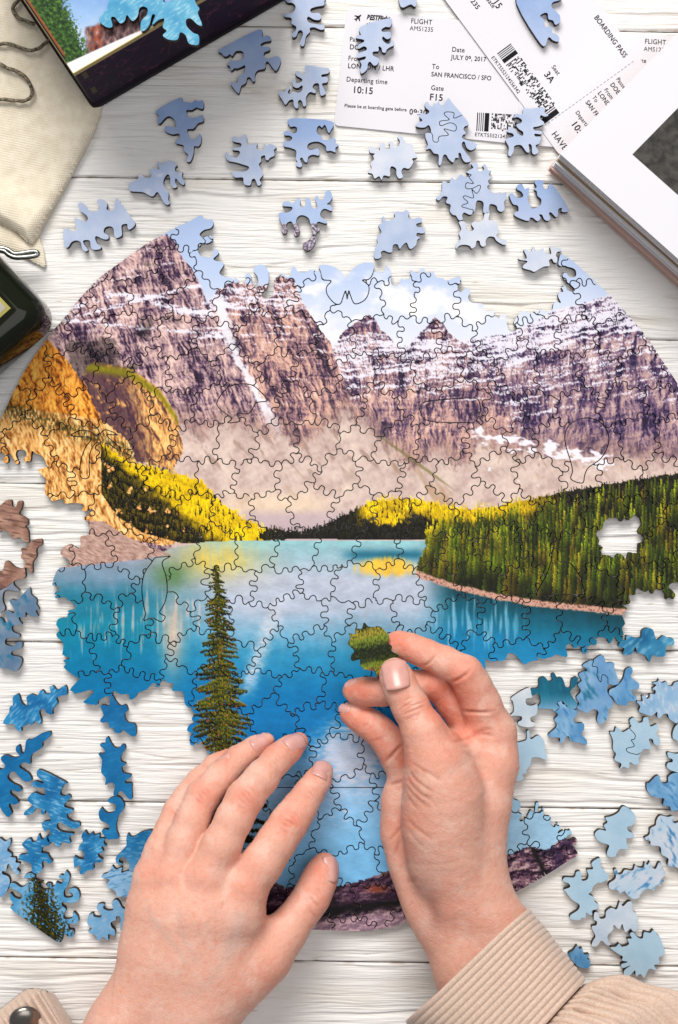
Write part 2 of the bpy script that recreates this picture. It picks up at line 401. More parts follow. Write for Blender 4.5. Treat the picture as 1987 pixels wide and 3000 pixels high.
    org = inpoly(x+6*n2, y+6*n3, [(-20,990),(55,835),(110,785),(150,825),(205,905),(228,965),(300,1020),(318,1075),(420,1180),(480,1235),(380,1262),(240,1235),(190,1200),(100,1160),(90,1080),(-20,1080)])
    ov = 0.58+0.85*(relief(150, 3.0)-relief(150, 0.0))+0.28*n2+0.36*fbm(x/5, y/22, 45, 2)
    co = ramp(ov, [(0.0,(58,34,16)),(0.28,(128,80,40)),(0.55,(214,160,96)),(0.8,(244,206,146)),(1.1,(252,226,180))])
    diag = smoothstep(0, 1, (ov-0.4)*2)
    co = np.where((y < 935+0.15*x)[..., None], mixc(co*np.array([1.0,0.88,0.62]), (110,62,20), smoothstep(0.1,0.5,fbm((x+y)/9,(y-x)/26,46,3))*0.7), co)
    sh = np.exp(-((y-(935+0.36*x)-12*n2)/22)**2)
    co = mixc(co, (48,44,14), sh*0.9*smoothstep(-0.3, 0.2, fbm(x/4, y/12, 47, 3)))
    col = np.where(org[..., None], co, col)
    # grey scree on the left shore
    sc_l = inpoly(x+3*n3, y+3*n3, [(196,1204),(240,1205),(300,1245),(395,1282),(330,1292),(120,1315),(130,1262)])
    cs = ramp(0.5+0.6*fbm((x+0.4*y)/16,(y-0.4*x)/5,48,4), [(0.1,(128,98,90)),(0.5,(176,146,136)),(0.9,(214,188,172))])
    col = np.where(sc_l[..., None], cs, col)
    # dark and yellow trees on the left slope
    tl = curve(x, [(230,1015),(300,1060),(380,1075),(470,1105),(520,1160),(560,1190),(600,1212),(650,1228)])
    bl = curve(x, [(230,1130),(270,1190),(330,1228),(420,1252),(650,1250)])
    inL = (x > 235)*(x < 660)
    yell = smoothstep(-25, 20, (x-350)-1.25*(y-1130)+30*n2)*(x < 615)
    bs = ramp(0.5+0.8*fbm(x/5, y/16, 81, 3), [(0.1,(60,54,16)),(0.8,(104,90,26))]); bs = mixc(bs, (236,196,22), yell*0.85)
    c2 = conifers(np.where(((y > tl+10+12*n3) & (y < bl+4))[..., None], bs, col), x, y, tl, bl, 9, 26, 7, [(60,56,20),(84,74,24),(48,44,22),(120,100,30)], 5, yell, (225, 665))
    pz = smoothstep(-0.15, 0.12, fbm(x/22, y/26, 49, 3)+0.25*(yell-0.2)+0.40)
    col = np.where(((y > tl-20) & (y < bl+4) & (inL > 0) & ((pz > 0.4) | (yell > 0.5)))[..., None], c2, col)
    # far shore woods and the right hand forest
    tr = curve(x, [(600,1232),(700,1226),(760,1203),(820,1170),(860,1150),(900,1143),(960,1145),(1040,1163),(1100,1170),(1160,1160),(1250,1140),(1350,1120),(1450,1103),(1600,1080)])
    br = curve(x, [(600,1246),(960,1248),(1000,1248),(1040,1240),(1600,1240)])
    yr = smoothstep(60, 30, y-tr+18*n2)*smoothstep(815, 850, x)*(1-smoothstep(1180, 1330, x))*(x > 815)
    yr = np.maximum(yr, smoothstep(0.25, 0.6, np.exp(-((x-895)/52)**2-((y-1195)/24)**2)+0.5*fbm(x/8, y/14, 84, 2)-0.1)*smoothstep(1228, 1212, y))
    c3 = conifers(np.where((y > tr+9+8*n3)[..., None], mixc(np.zeros(col.shape)+np.array([36,34,24.]), (220,180,20), yr*0.8), col), x, y, tr, br, 8, 22, 6, [(40,38,26),(56,52,24),(30,30,24)], 11, yr*1.0, (595, 1e9))
    col = np.where(((y > tr-16) & (y < br) & (x > 600))[..., None], c3, col)
    # lake
    lake_top = curve(x, [(0,1316),(150,1312),(340,1292),(395,1268),(480,1252),(640,1249),(970,1251),(1600,1251)])
    wv = y+10*fbm(x/14, y/40, 52, 3)+14*fbm(x/60, y/60, 53, 3)
    lk_ = ramp(wv, [(1250,(150,196,200)),(1275,(150,182,192)),(1340,(184,190,204)),(1405,(178,188,204)),(1460,(128,170,194)),(1515,(56,138,174)),(1610,(16,110,160)),(1700,(20,110,164)),(1760,(100,160,204)),(1830,(150,188,220)),(1950,(126,178,214)),(2100,(120,176,214))])
    side = ramp(wv, [(1290,(150,156,172)),(1340,(110,140,160)),(1380,(44,116,138)),(1450,(28,124,148)),(1560,(12,110,150)),(1700,(10,104,154))])
    fs = smoothstep(560, 300, x+0.1*(y-1400))*(y < 1760)
    lk_ = lk_*(1-fs[..., None])+side*fs[..., None]
    strk = fbm(x/8, y/120, 54, 3)+0.4*fbm(x/16, y/60, 55, 3)
    lk_ = mixc(lk_, (206,186,178), smoothstep(0.05, 0.5, strk+0.15-np.abs(y-1440-0.15*(300-x))/190)*0.65*(x < 470)*smoothstep(140, 200, x))
    lk_ = mixc(lk_, (212,186,168), 0.85*np.exp(-((x-400)/26)**2)*np.exp(-((y-1470)/85)**2))
    lk_ = mixc(lk_, (214,190,96), np.clip(1.05*np.exp(-((x-500)/95)**2)*np.exp(-((y-1295)/44)**2)*(0.8+0.7*strk), 0, 1))
    lk_ = mixc(lk_, (74,110,58), 0.75*np.exp(-((x-395)/45)**2)*np.exp(-((y-1330)/30)**2))
    lk_ = mixc(lk_, (218,214,220), 0.8*np.exp(-((x-(640-(y-1400)*0.36))/(20+16*n2))**2)*smoothstep(1350, 1450, y)*(1-smoothstep(1560, 1640, y))*(0.8+0.6*fbm(x/20,y/6,71,3)))
    lk_ = mixc(lk_, (30,96,118), 0.9*np.exp(-((y-1283)/13)**2)*smoothstep(770, 830, x)*smoothstep(1000, 960, x))
    lk_ = mixc(lk_, (228,186,74), 0.95*smoothstep(0.3, 0.8, np.exp(-((x-895)/85)**2-((y-1312)/26)**2)*(1+0.7*strk)))
    fr = smoothstep(960, 1060, x)*(y < 1700)
    right = ramp(wv-(0.18*(x-970)).clip(0, 90), [(1300,(8,44,50)),(1352,(10,62,74)),(1400,(16,98,122)),(1450,(26,120,160)),(1520,(44,134,182)),(1600,(60,140,190))])
    lk_ = lk_*(1-fr[..., None])+right*fr[..., None]
    lk_ = mixc(lk_, (176,206,224), smoothstep(0.1, 0.55, fbm(x/11, y/110, 57, 3)+0.28-np.abs(y-1440)/150)*smoothstep(970, 1020, x)*smoothstep(1240, 1160, x)*0.6)
    lk_ = mixc(lk_, (206,202,212), 0.8*smoothstep(0.2, 0.9, np.exp(-((x-815)/105)**2-((y-1745)/95)**2)*(1+0.7*fbm(x/26, y/8, 58, 4)))*(y > 1640))
    lk_ = mixc(lk_, (222,212,208), 0.5*smoothstep(0.15, 0.5, fbm(x/34, y/5, 59, 3))*np.exp(-((x-800)/70)**2-((y-1880)/50)**2))
    fr2 = smoothstep(1020, 1100, x)*(y > 1800); lk_ = mixc(lk_, (158,194,218), fr2)
    lk_ = lk_*(1+0.06*fbm(x/14, y/2.6, 60, 2)+0.10*fbm(x/40, y/22, 82, 3))[..., None]
    lake = y > lake_top
    col = np.where((lake & ~sc_l)[..., None], lk_, col)
    # shoreline and the forested point
    shore = curve(x, [(955,1318),(985,1330),(1050,1352),(1150,1376),(1250,1392),(1350,1402),(1450,1412),(1600,1425)])
    pt = (x > 962+12*smoothstep(1250,1330,y)*0) & (y < shore+6) & (y > tr-16) & (x > 985-22*smoothstep(1250, 1320, y)+6*n3)
    c4 = ramp(0.5+n3, [(0.2,(12,14,8)),(0.8,(44,48,18))])
    c4 = np.where((y < br)[..., None], col, c4)
    ft = curve(x, [(955,1290),(985,1225),(1040,1180),(1160,1166),(1250,1146),(1350,1124),(1450,1107),(1600,1084)])
    yg = 0.55*smoothstep(40, 0, y-ft)*(1-smoothstep(1150, 1300, x))+0.22*smoothstep(0.2, 0.6, fbm(x/30, y/60, 61, 3))
    c4 = conifers(c4, x, y, ft+10, shore-26, 19, 74, 8, [(124,142,30),(156,168,40),(92,112,28),(176,172,48),(72,90,26),(160,142,38),(108,132,34)], 23, yg, (940, 1e9))
    col = np.where(pt[..., None], c4, col)
    bank = smoothstep(9, 5, np.abs(y-shore+3*n3-4)*1.0+2*n2)*(x > 962)
    col = mixc(col, (196,154,138), bank)
    col = mixc(col, (60,40,36), bank*smoothstep(0.1, 0.4, nf)*0.7)
    # tall spruce in front of the lake
    sel = np.nonzero((x > 400) & (x < 700) & (y > 1300) & (y < 1990))[0]
    xs, ys = x[sel], y[sel]; best = np.full(len(sel), -1.0); tone = np.zeros(len(sel)); rr = np.random.default_rng(77)
    ndl = 0.75*perlin(xs/3.0, ys/3.0, 64)+0.5*fbm(xs/7, ys/6, 63, 2)
    def trunkx(yy): tt = np.clip((yy-1312)/648, 0, 1); return 500+22*tt+60*np.clip(tt-0.62, 0, 1)
    tw = 1.5+7*np.clip((ys-1312)/648, 0, 1); m = (np.abs(xs-trunkx(ys)) < tw) & (ys > 1312); best[m] = 0.05; tone[m] = 0.18
    yb = 1310.0
    while yb < 1955:
        tt = (yb-1312)/648
        for sgn in (-1, 1):
            Lb = (7+86*max(tt, 0)**0.72)*rr.uniform(0.35, 1.15); x0_ = float(trunkx(yb)); x1_ = x0_+sgn*Lb; y1_ = yb+Lb*rr.uniform(0.0, 0.42)
            dx, dy = x1_-x0_, y1_-yb; q = np.clip(((xs-x0_)*dx+(ys-yb)*dy)/(dx*dx+dy*dy+1e-6), 0, 1); d = np.hypot(xs-x0_-q*dx, ys-yb-q*dy)
            th = (2.8+5.8*min(1, tt*1.6+0.1))*(1-0.55*q)*(1+1.15*ndl); hit = (d < th) & (rr.random() < 0.97)
            up = ((yb+q*dy)-ys)/(th+0.5); tn = 0.20+0.34*up+0.42*ndl+0.10*q+rr.uniform(-0.14, 0.14)
            tone = np.where(hit, tn, tone); best = np.where(hit, 1.0, best)
        yb += rr.uniform(4.5, 8.5)*(0.7+0.6*max(tt, 0))
    ct = ramp(tone, [(0.0,(12,14,8)),(0.3,(34,38,12)),(0.55,(84,86,20)),(0.8,(136,130,36)),(1.1,(184,166,66))])
    ct = mixc(ct, (176,100,36), (hash2(np.floor(xs/4), np.floor(ys/3), 65) > 0.96)*0.6)
    ct = ct*(1-0.6*smoothstep(1780, 1880, ys))[..., None]
    hm = best > 0; col[sel[hm]] = ct[hm]
    # foreground rocks
    rk = curve(x, [(560,1985),(620,2030),(660,2052),(720,2040),(780,2048),(840,2035),(900,2012),(960,2000),(1040,1990),(1120,1992),(1180,1975),(1225,1955),(1265,1965),(1290,1945),(1330,1925)])+5*n3
    rv = 0.47+0.9*(fbm((x+3)/40, (y+3)/22, 66, 4)-fbm(x/40, y/22, 66, 4))*2.2+0.35*fbm(x/30, y/14, 69, 3)+0.28*perlin(x/3.2, y/3.2, 67)
    cr = ramp(rv, [(0.1,(26,12,30)),(0.4,(78,52,74)),(0.65,(142,108,122)),(0.95,(206,180,180))])
    cr = mixc(cr, (10,6,8), np.exp(-((y-(2100-0.13*(x-800)+10*n2))/17)**2)*(x < 1000))
    cr = mixc(cr, (10,6,8), np.exp(-((x-(1246+0.5*(y-1990)))/7)**2)*(y > 1950))
    cr = mixc(cr, (120,110,30), 0.6*smoothstep(14, 4, y-rk)*smoothstep(0.0, 0.3, n2)*(x < 960))
    cr = mixc(cr, (196,92,30), 0.85*np.exp(-((x-872)/24)**2-((y-2055)/9)**2))
    cr = mixc(cr, (196,170,178), 0.55*smoothstep(4, 16, y-(2112-0.13*(x-800)))*(x < 1010))
    cr = mixc(cr, (44,22,44), smoothstep(1130, 1000, x)*(y < 2095-0.13*(x-800))*0.45)
    cr = mixc(cr, (30,16,44), 0.7*smoothstep(0.0, 0.3, fbm(x/26, y/30, 68, 3)+0.5*np.exp(-((x-1290)/28)**2)-0.2)*(x > 1130))
    col = np.where((y > rk)[..., None], cr, col)
    # grade: a crisp, saturated print
    g = col.mean(-1, keepdims=True); col = g+(col-g)*1.17
    return np.clip(lin(np.clip(col, 4, 250))*0.98, 0, 0.9)
# ------------------------------------------------------------------ jigsaw: assembled part
PT = 0.004            # plywood thickness
HG = 2.6              # grid step in photograph pixels
OUTLINE = (T('D','1320,70 1345,95 1390,95 1400,130 1380,155 1340,165 1310,195 1335,215 1380,200 1398,225 1370,250 1320,260 1300,300 1320,335 1360,345 1395,340 1400,300 1425,295 1435,320 1400,360 1470,385 1440,445 1470,470 1510,480')
 + T('E','170,480 215,485 230,525 270,500 265,460 300,455 310,520 345,535 350,480 320,430 340,400 385,395 415,430 420,500 405,550 375,580 380,605 420,612 450,590 455,500 480,470 510,450 535,470 565,460 570,420 590,405 610,435 655,445 700,425 755,430 745,400 790,390 850,405 900,440 930,470 960,430 1020,385 1090,375 1115,400 1105,440 1140,435 1175,445 1190,400 1210,420 1225,445 1225,520 1270,530 1290,485 1345,485 1350,430 1375,440 1400,450 1430,415 1460,445 1500,435 1510,470 1535,480')
 + T('F','0,470 25,480 40,495 75,490 130,470 150,495 120,540 140,575 180,545 205,570 190,605 210,640 285,650 295,685 330,700 365,690 360,720 390,745 400,725 440,730 445,790 465,830 500,830 510,800 490,770 540,700 600,710 630,695 660,695 685,680 695,700 740,690 750,650 770,635 800,645 780,600 790,575 815,570 800,535 825,530 840,560 880,570 885,545 810,480 805,450 830,440 855,475 895,470 895,430 860,410 790,400 785,365 810,320 900,390 1000,480 1115,590 1200,680 1290,780 1370,880 1450,1000 1530,1120 1600,1240 1680,1450')
 + T('I','1720,200 1730,600 1700,900 1610,1030 1568,1020 1520,1030 1505,1055 1530,1075 1550,1105 1530,1135 1490,1135 1475,1080 1440,1075 1420,1065 1400,1100 1380,1070 1350,1085 1310,1060 1290,1070 1285,1105 1245,1105 1255,1150 1230,1170 1190,1165 1235,1195 1200,1230 1220,1290 1200,1320 1210,1360 1220,1400 1180,1415 1150,1380 1120,1425 1100,1390 1040,1385 1030,1430 980,1440 970,1490 940,1480 930,1440 890,1455 870,1425 830,1440 840,1510 770,1495 740,1510 660,1530 600,1540 560,1560 530,1530 490,1490 450,1490 430,1530 350,1540 305,1530')
 + [(1421,1971),(1400,2050),(1385,2120),(1400,2200),(1440,2290)]
 + T('L','470,935 485,985 520,1000 535,1035 515,1075 545,1090 525,1120 540,1135 575,1105 600,1060 625,1075 635,1015 655,1015 645,1060 660,1080 685,1040 690,1095 735,1105 730,1150 760,1175 765,1140 795,1170 775,1215 820,1190 845,1195 860,1190 870,1215 835,1230 850,1265 885,1245 905,1255 895,1285 875,1290 910,1350 850,1390 680,1500')
 + T('O','590,655 455,725 300,800') + [(1290,2680)]
 + T('N','1568,780 1450,820 1300,850 1100,855 850,845') + [(800,2712),(650,2650),(560,2540),(590,2420),(640,2300)]
 + T('J','1390,725 1370,690 1325,625 1280,635 1250,630 1245,580 1275,560 1230,540 1240,505 1275,490 1258,460 1275,430 1255,395 1215,365 1200,285 1130,275 1140,230 1105,225 1075,205 1035,255 1010,225 960,270 905,290 890,320 850,335 845,300 790,300 745,275 735,310 695,315 645,345 635,370 550,355 570,330 615,290 600,270 500,295 460,285 470,255 515,205 490,180 420,125 435,100 415,80 460,65 415,40 430,10')
 + T('G','410,1500 415,1420 375,1380 372,1345 390,1330 370,1300 385,1260 440,1250 445,1210 495,1195 490,1165 460,1150 430,1120 365,1125 360,1090 388,1070 380,1045 345,1040 355,990 385,930 430,920 460,900 450,870 400,840 410,800 460,770 515,800 530,780 530,720 570,710 590,650 550,600 605,555 600,540 560,555 540,545 550,510 480,500 430,505 410,475 340,490 320,460 300,450 295,395 305,350 260,300 255,280 300,265 300,230 275,190 240,180 210,160 200,225 170,235 155,210 175,190 165,155 115,155 105,190 125,235 100,245 90,210 60,175 50,190 60,225 30,240 20,210 30,175 0,170 -30,180')
 + T('D','-70,1620 -50,1520 0,1420 90,1230 170,1080 330,850 400,770 520,620 640,490 760,400 870,320 980,245 1100,180 1150,150 1240,110'))
HOLE = T('I','1105,605 1140,600 1175,600 1195,625 1215,600 1245,615 1265,600 1280,575 1320,600 1330,640 1305,690 1355,735 1310,765 1305,820 1280,830 1245,825 1230,870 1200,840 1170,835 1150,860 1110,845 1065,835 1075,780 1045,775 1050,745 1030,700 1070,670 1080,630')
WHIMSY = [('butterfly', T('E','745,400 790,390 850,405 900,440 930,470 960,430 1020,385 1090,375 1115,400 1100,460 1075,490 1035,495 1075,530 1075,580 1050,625 1000,650 975,640 955,590 945,565 935,620 925,565 910,600 890,650 850,645 805,590 800,540 830,500 775,490 760,440')),
 ('balloon', T('I','970,-58 1060,-25 1110,50 1105,130 1060,210 980,268 955,318 940,370 865,345 875,290 860,220 830,120 828,40 870,-25')),
 ('penguin', T('G','1020,860 1060,855 1120,850 1065,890 1090,980 1098,1080 1080,1160 1048,1220 1085,1245 1060,1280 1000,1255 945,1272 955,1230 940,1150 932,1050 950,960 990,900')),
 ('palm', T('G','530,330 530,230 560,140 595,75 470,60 530,25 600,35 640,65 690,20 775,55 700,55 780,130 785,160 710,110 690,120 700,190 665,220 670,130 635,105 600,150 585,230 585,330')),
 ('sail', T('I','745,805 775,805 780,880 850,890 910,960 940,1040 940,1100 810,1100 640,1115 700,980 735,880')),
 ('shell', T('E','80,1300 130,1220 200,1180 300,1180 360,1220 410,1285 340,1300 290,1370 215,1370 230,1420 150,1430 180,1400 110,1350')),
 ('capsule', T('F','-110,1300 40,1278 220,1268 262,1290 268,1360 235,1420 180,1430 -60,1420 -120,1370'))]
def piece_mesh(name, F, x0, y0, h, z0, colfn, thick=PT, bottom=False):
    V, Tt, Sg = march(F)
    if len(Tt) == 0: return None
    px = x0+V[:,0]*h; py = y0+V[:,1]*h
    top = Pn(px, py, PT); top[:, 2] = z0+thick
    n = len(top); bi = np.unique(Sg); remap = np.full(n, -1); remap[bi] = np.arange(len(bi)); nb = len(bi)
    r1 = top[bi].copy(); r2 = r1.copy(); r2[:, 2] = z0
    a = remap[Sg[:,0]]; b = remap[Sg[:,1]]
    f1 = np.stack([n+a, n+b, n+nb+b], 1)[:, ::-1]; f2 = np.stack([n+a, n+nb+b, n+nb+a], 1)[:, ::-1]
    allV = [top, r1, r2]; allF = [Tt[:, ::-1], f1[:, ::-1], f2[:, ::-1]]; mi = [np.zeros(len(Tt)), np.ones(len(f1)+len(f2))]
    col = colfn(px, py); cols = [col, np.zeros((2*nb, 3))+0.03]
    if bottom:
        bt = top.copy(); bt[:, 2] = z0; allV.append(bt); allF.append(Tt+n+2*nb); mi.append(np.ones(len(Tt))); cols.append(np.zeros((n, 3))+0.2)
    Vv = np.concatenate(allV); Ff = np.concatenate(allF)
    return mesh_np(name, Vv, Ff, [M_print, M_edge], np.concatenate(mi), False, np.concatenate(cols))
def build_puzzle():
    x0, x1, y0, y1 = -50.0, 2070.0, 600.0, 2745.0
    nx = int((x1-x0)/HG)+1; ny = int((y1-y0)/HG)+1
    X, Y = np.meshgrid(x0+np.arange(nx)*HG, y0+np.arange(ny)*HG)
    M = poly_sdf(catmull(OUTLINE, 4), X, Y)
    M = np.minimum(M, -poly_sdf(catmull(HOLE, 4), X, Y))
    wh = []
    for nm, p in WHIMSY:
        wh.append(poly_sdf(catmull(p, 4), X, Y, 14.0))
    # winding cuts: a jittered honeycomb whose every edge is one shared wavy saw line
    r = np.random.default_rng(5); sd = 69.0; hw = sd*math.sqrt(3)
    vert = {}; curves = {}
    def corner(cx, cy, k):
        a_ = math.radians(60*k-90); q = (round((cx+sd*math.cos(a_))/(hw/2)), round((cy+sd*math.sin(a_))/(sd/2)))
        if q not in vert: vert[q] = (cx+sd*math.cos(a_)+r.uniform(-23, 23), cy+sd*math.sin(a_)+r.uniform(-23, 23))
        return q
    def saw(qa, qb):
        key = (qa, qb) if qa < qb else (qb, qa)
        if key not in curves:
            a_ = np.array(vert[key[0]]); b_ = np.array(vert[key[1]]); d = b_-a_; L = np.hypot(*d); t_ = d/L; n_ = np.array([-t_[1], t_[0]])
            nw = max(2, int(round(L/17.0+r.uniform(-0.6, 0.6)))); m = nw*8
            t = np.linspace(0, 1, m+1); amps = r.uniform(5.5, 15.5, nw)*r.choice([1, 1, 1, 0.4], nw)
            cut = np.sort(np.clip(np.linspace(0, 1, nw+1)+np.r_[0, r.uniform(-0.25, 0.25, nw-1)/nw, 0], 0, 1))
            sg = r.choice([-1, 1]); lat = np.zeros(m+1); lon = np.zeros(m+1)
            for w_ in range(nw):
                mm = (t >= cut[w_]) & (t <= cut[w_+1]); ph = (t[mm]-cut[w_])/(cut[w_+1]-cut[w_])
                lat[mm] = sg*amps[w_]*np.sin(ph*math.pi)**1.0; lon[mm] = -amps[w_]*r.uniform(0.12, 0.36)*np.sin(2*math.pi*ph); sg = -sg
            ease = np.minimum(1, np.minimum(t, 1-t)*L/14+0.25)
            bow = r.uniform(-6, 6)*np.sin(t*math.pi)
            curves[key] = a_+np.outer(t*L+lon*ease, t_)+np.outer(lat*ease+bow, n_)
        c = curves[key]
        return c if qa < qb else c[::-1]
    cells = []
    for row in range(int((y1-y0)/(sd*1.5))+3):
        for colm in range(int((x1-x0)/hw)+3):
            cx = x0-40+colm*hw+(hw/2 if row % 2 else 0); cy = y0-30+row*sd*1.5
            q = [corner(cx, cy, k) for k in range(6)]
            cells.append(np.concatenate([saw(q[k], q[(k+1) % 6])[:-1] for k in range(6)]))
    near = M > -6
    col = np.zeros(X.shape+(3,)); col[near] = paint(X[near], Y[near])
    K = 1.5
    root = empty('jigsaw_puzzle', P(993, 1750, 0))
    tag(root, 'half-finished wooden jigsaw of a blue mountain lake lying on the white table', 'jigsaw puzzle')
    W = np.full(X.shape, -14.0)
    for w in wh: W = np.maximum(W, w)
    line = Y-2307.0
    def sample(px, py):
        fx = np.clip((px-x0)/HG, 0, nx-1.001); fy = np.clip((py-y0)/HG, 0, ny-1.001); i = fx.astype(int); j = fy.astype(int); a = (fx-i)[:,None]; b = (fy-j)[:,None]
        return (col[j,i]*(1-a)+col[j,i+1]*a)*(1-b)+(col[j+1,i]*(1-a)+col[j+1,i+1]*a)*b
    rz = np.random.default_rng(11)
    def emit(F, sl):
        j0, i0 = sl[0].start, sl[1].start
        F = np.pad(F, 1, constant_values=-5.0)
        me = piece_mesh('puzzle_piece', F, x0+(i0-1)*HG, y0+(j0-1)*HG, HG, rz.uniform(0, 0.00022), sample)
        if me: link('puzzle_piece', me, root)
    cnt = 0; small = []
    for poly in cells:
        pmin = poly.min(0); pmax = poly.max(0)
        i0 = max(int((pmin[0]-x0)/HG)-4, 0); i1 = min(int((pmax[0]-x0)/HG)+5, nx); j0 = max(int((pmin[1]-y0)/HG)-4, 0); j1 = min(int((pmax[1]-y0)/HG)+5, ny)
        if i1-i0 < 3 or j1-j0 < 3: continue
        sl = np.s_[j0:j1, i0:i1]
        if not (M[sl] > 0).any(): continue
        Fi = poly_sdf(poly, X[sl], Y[sl])-K
        F = np.minimum(np.minimum(Fi, M[sl]), -W[sl]-K)
        for side in (1, -1):
            G = np.minimum(F, side*line[sl]-K*0.8)
            area_ = (G > 0).sum()*HG*HG
            if area_ < 30: continue
            cnt += 1; emit(G, sl)
    for w in wh:
        jj, ii = np.nonzero(w > 0)
        sl = np.s_[jj.min()-3:jj.max()+4, ii.min()-3:ii.max()+4]
        emit(np.minimum(w[sl]-K, M[sl]), sl); cnt += 1
    print('assembled pieces', cnt)
if BUILD in ('all', 'puzzle'): build_puzzle()
# ------------------------------------------------------------------ loose jigsaw pieces: (tile, outline, print kind, label)
def pk(c0, c1, streak=None, ang=0, sl=(40, 5), amt=0.6, ps=60, seed=1, grad=None, extra=None):
    def f(px, py):
        n = fbm(px/ps, py/ps, seed, 3); c = ramp(0.5+0.9*n, [(0.1, c0), (0.9, c1)])
        if grad is not None:
            g = (py-grad[0])/(grad[1]-grad[0]); c = c*(1-np.clip(g, 0, 1)[:, None])+np.array(grad[2], float)*np.clip(g, 0, 1)[:, None]
        if streak is not None:
            a = math.radians(ang); u = px*math.cos(a)+py*math.sin(a); v = -px*math.sin(a)+py*math.cos(a)
            c = mixc(c, streak, amt*smoothstep(0.0, 0.5, fbm(u/sl[0], v/sl[1], seed+5, 3)+0.25*n))
        if extra is not None: c = extra(px, py, c)
        c = c*(1+0.03*perlin(px/3.5, py/3.5, 3))[:, None]
        return lin(np.clip(c, 4, 250))*0.9
    return f
SKYD = lambda s, y0=0, y1=1: pk((132,160,208), (148,174,216), None, seed=s, grad=(y0, y1, (178,192,222)))
SKYM = lambda s: pk((172,187,217), (188,200,223), None, seed=s)
SKYP = lambda s: pk((196,206,226), (214,218,230), None, seed=s)
SKYC = lambda s: pk((160,178,212), (176,190,216), (222,216,220), 0, (60, 40), 0.85, 60, s)
WDEEP = lambda s: pk((14,96,150), (26,116,172), (60,150,200), -20, (40, 6), 0.35, 70, s)
WRIP = lambda s, a=-15: pk((20,100,156), (50,140,192), (150,196,226), a, (26, 5), 0.75, 60, s)
WSOFT = lambda s, a=50: pk((80,138,186), (140,180,212), (44,112,170), a, (40, 12), 0.7, 60, s)
WPALE = lambda s: pk((158,190,212), (172,200,218), None, seed=s)
WMIX = lambda s, a=70: pk((170,196,216), (206,208,216), (50,120,176), a, (40, 14), 0.85, 60, s)
WTEAL = lambda s, y0, y1: pk((6,84,110), (12,104,130), (30,130,160), 80, (30, 8), 0.4, 60, s, (y0, y1, (120,166,200)))
def _treeprint(px, py, c):
    d = fbm(px/10, py/10, 91, 3)+0.4*perlin(px/4, py/4, 92); m = smoothstep(-0.1, 0.12, 1.25*d+0.55-(np.abs(px-(118+0.15*(py-2600)))/(26+0.42*np.clip(py-2565, 0, 200)))**1.5)*(py > 2562)
    t = ramp(0.45+0.7*d, [(0,(8,9,5)),(0.45,(30,32,10)),(0.75,(78,76,22)),(1,(140,124,44))]); return c*(1-m[:, None])+t*m[:, None]
def _rockfoot(px, py, c):
    m = (py > 655+0.0*px)*1.0; v = ramp(0.5+fbm(px/7, py/7, 93, 3), [(0.1,(60,46,66)),(0.5,(140,128,146)),(0.9,(214,208,218))]); return c*(1-m[:, None])+v*m[:, None]
BROWN = pk((122,86,74), (190,150,130), (80,54,48), 10, (40, 7), 0.7, 50, 6)
FOREST = pk((52,66,16), (106,118,28), (22,26,10), -12, (40, 10), 0.85, 40, 8)
def FOREST2(px, py):
    v = py+0.18*px; fine = fbm(px/4, py/9, 96, 3); w = v+6*fbm(px/30, py/20, 95, 2)
    c = ramp(0.45+0.75*fine+0.35*np.sin(w/13.0), [(0.0,(14,20,8)),(0.35,(44,58,16)),(0.65,(92,108,26)),(1.0,(134,146,44))])
    c = mixc(c, (176,150,50), 0.85*smoothstep(0.55, 0.95, np.sin(w/19.0+0.7))*smoothstep(-0.35, 0.2, fine)); c = mixc(c, (10,14,10), 0.45*smoothstep(0.7, 0.98, np.sin(w/19.0+2.9)))
    return lin(np.clip(c, 4, 250))*0.9
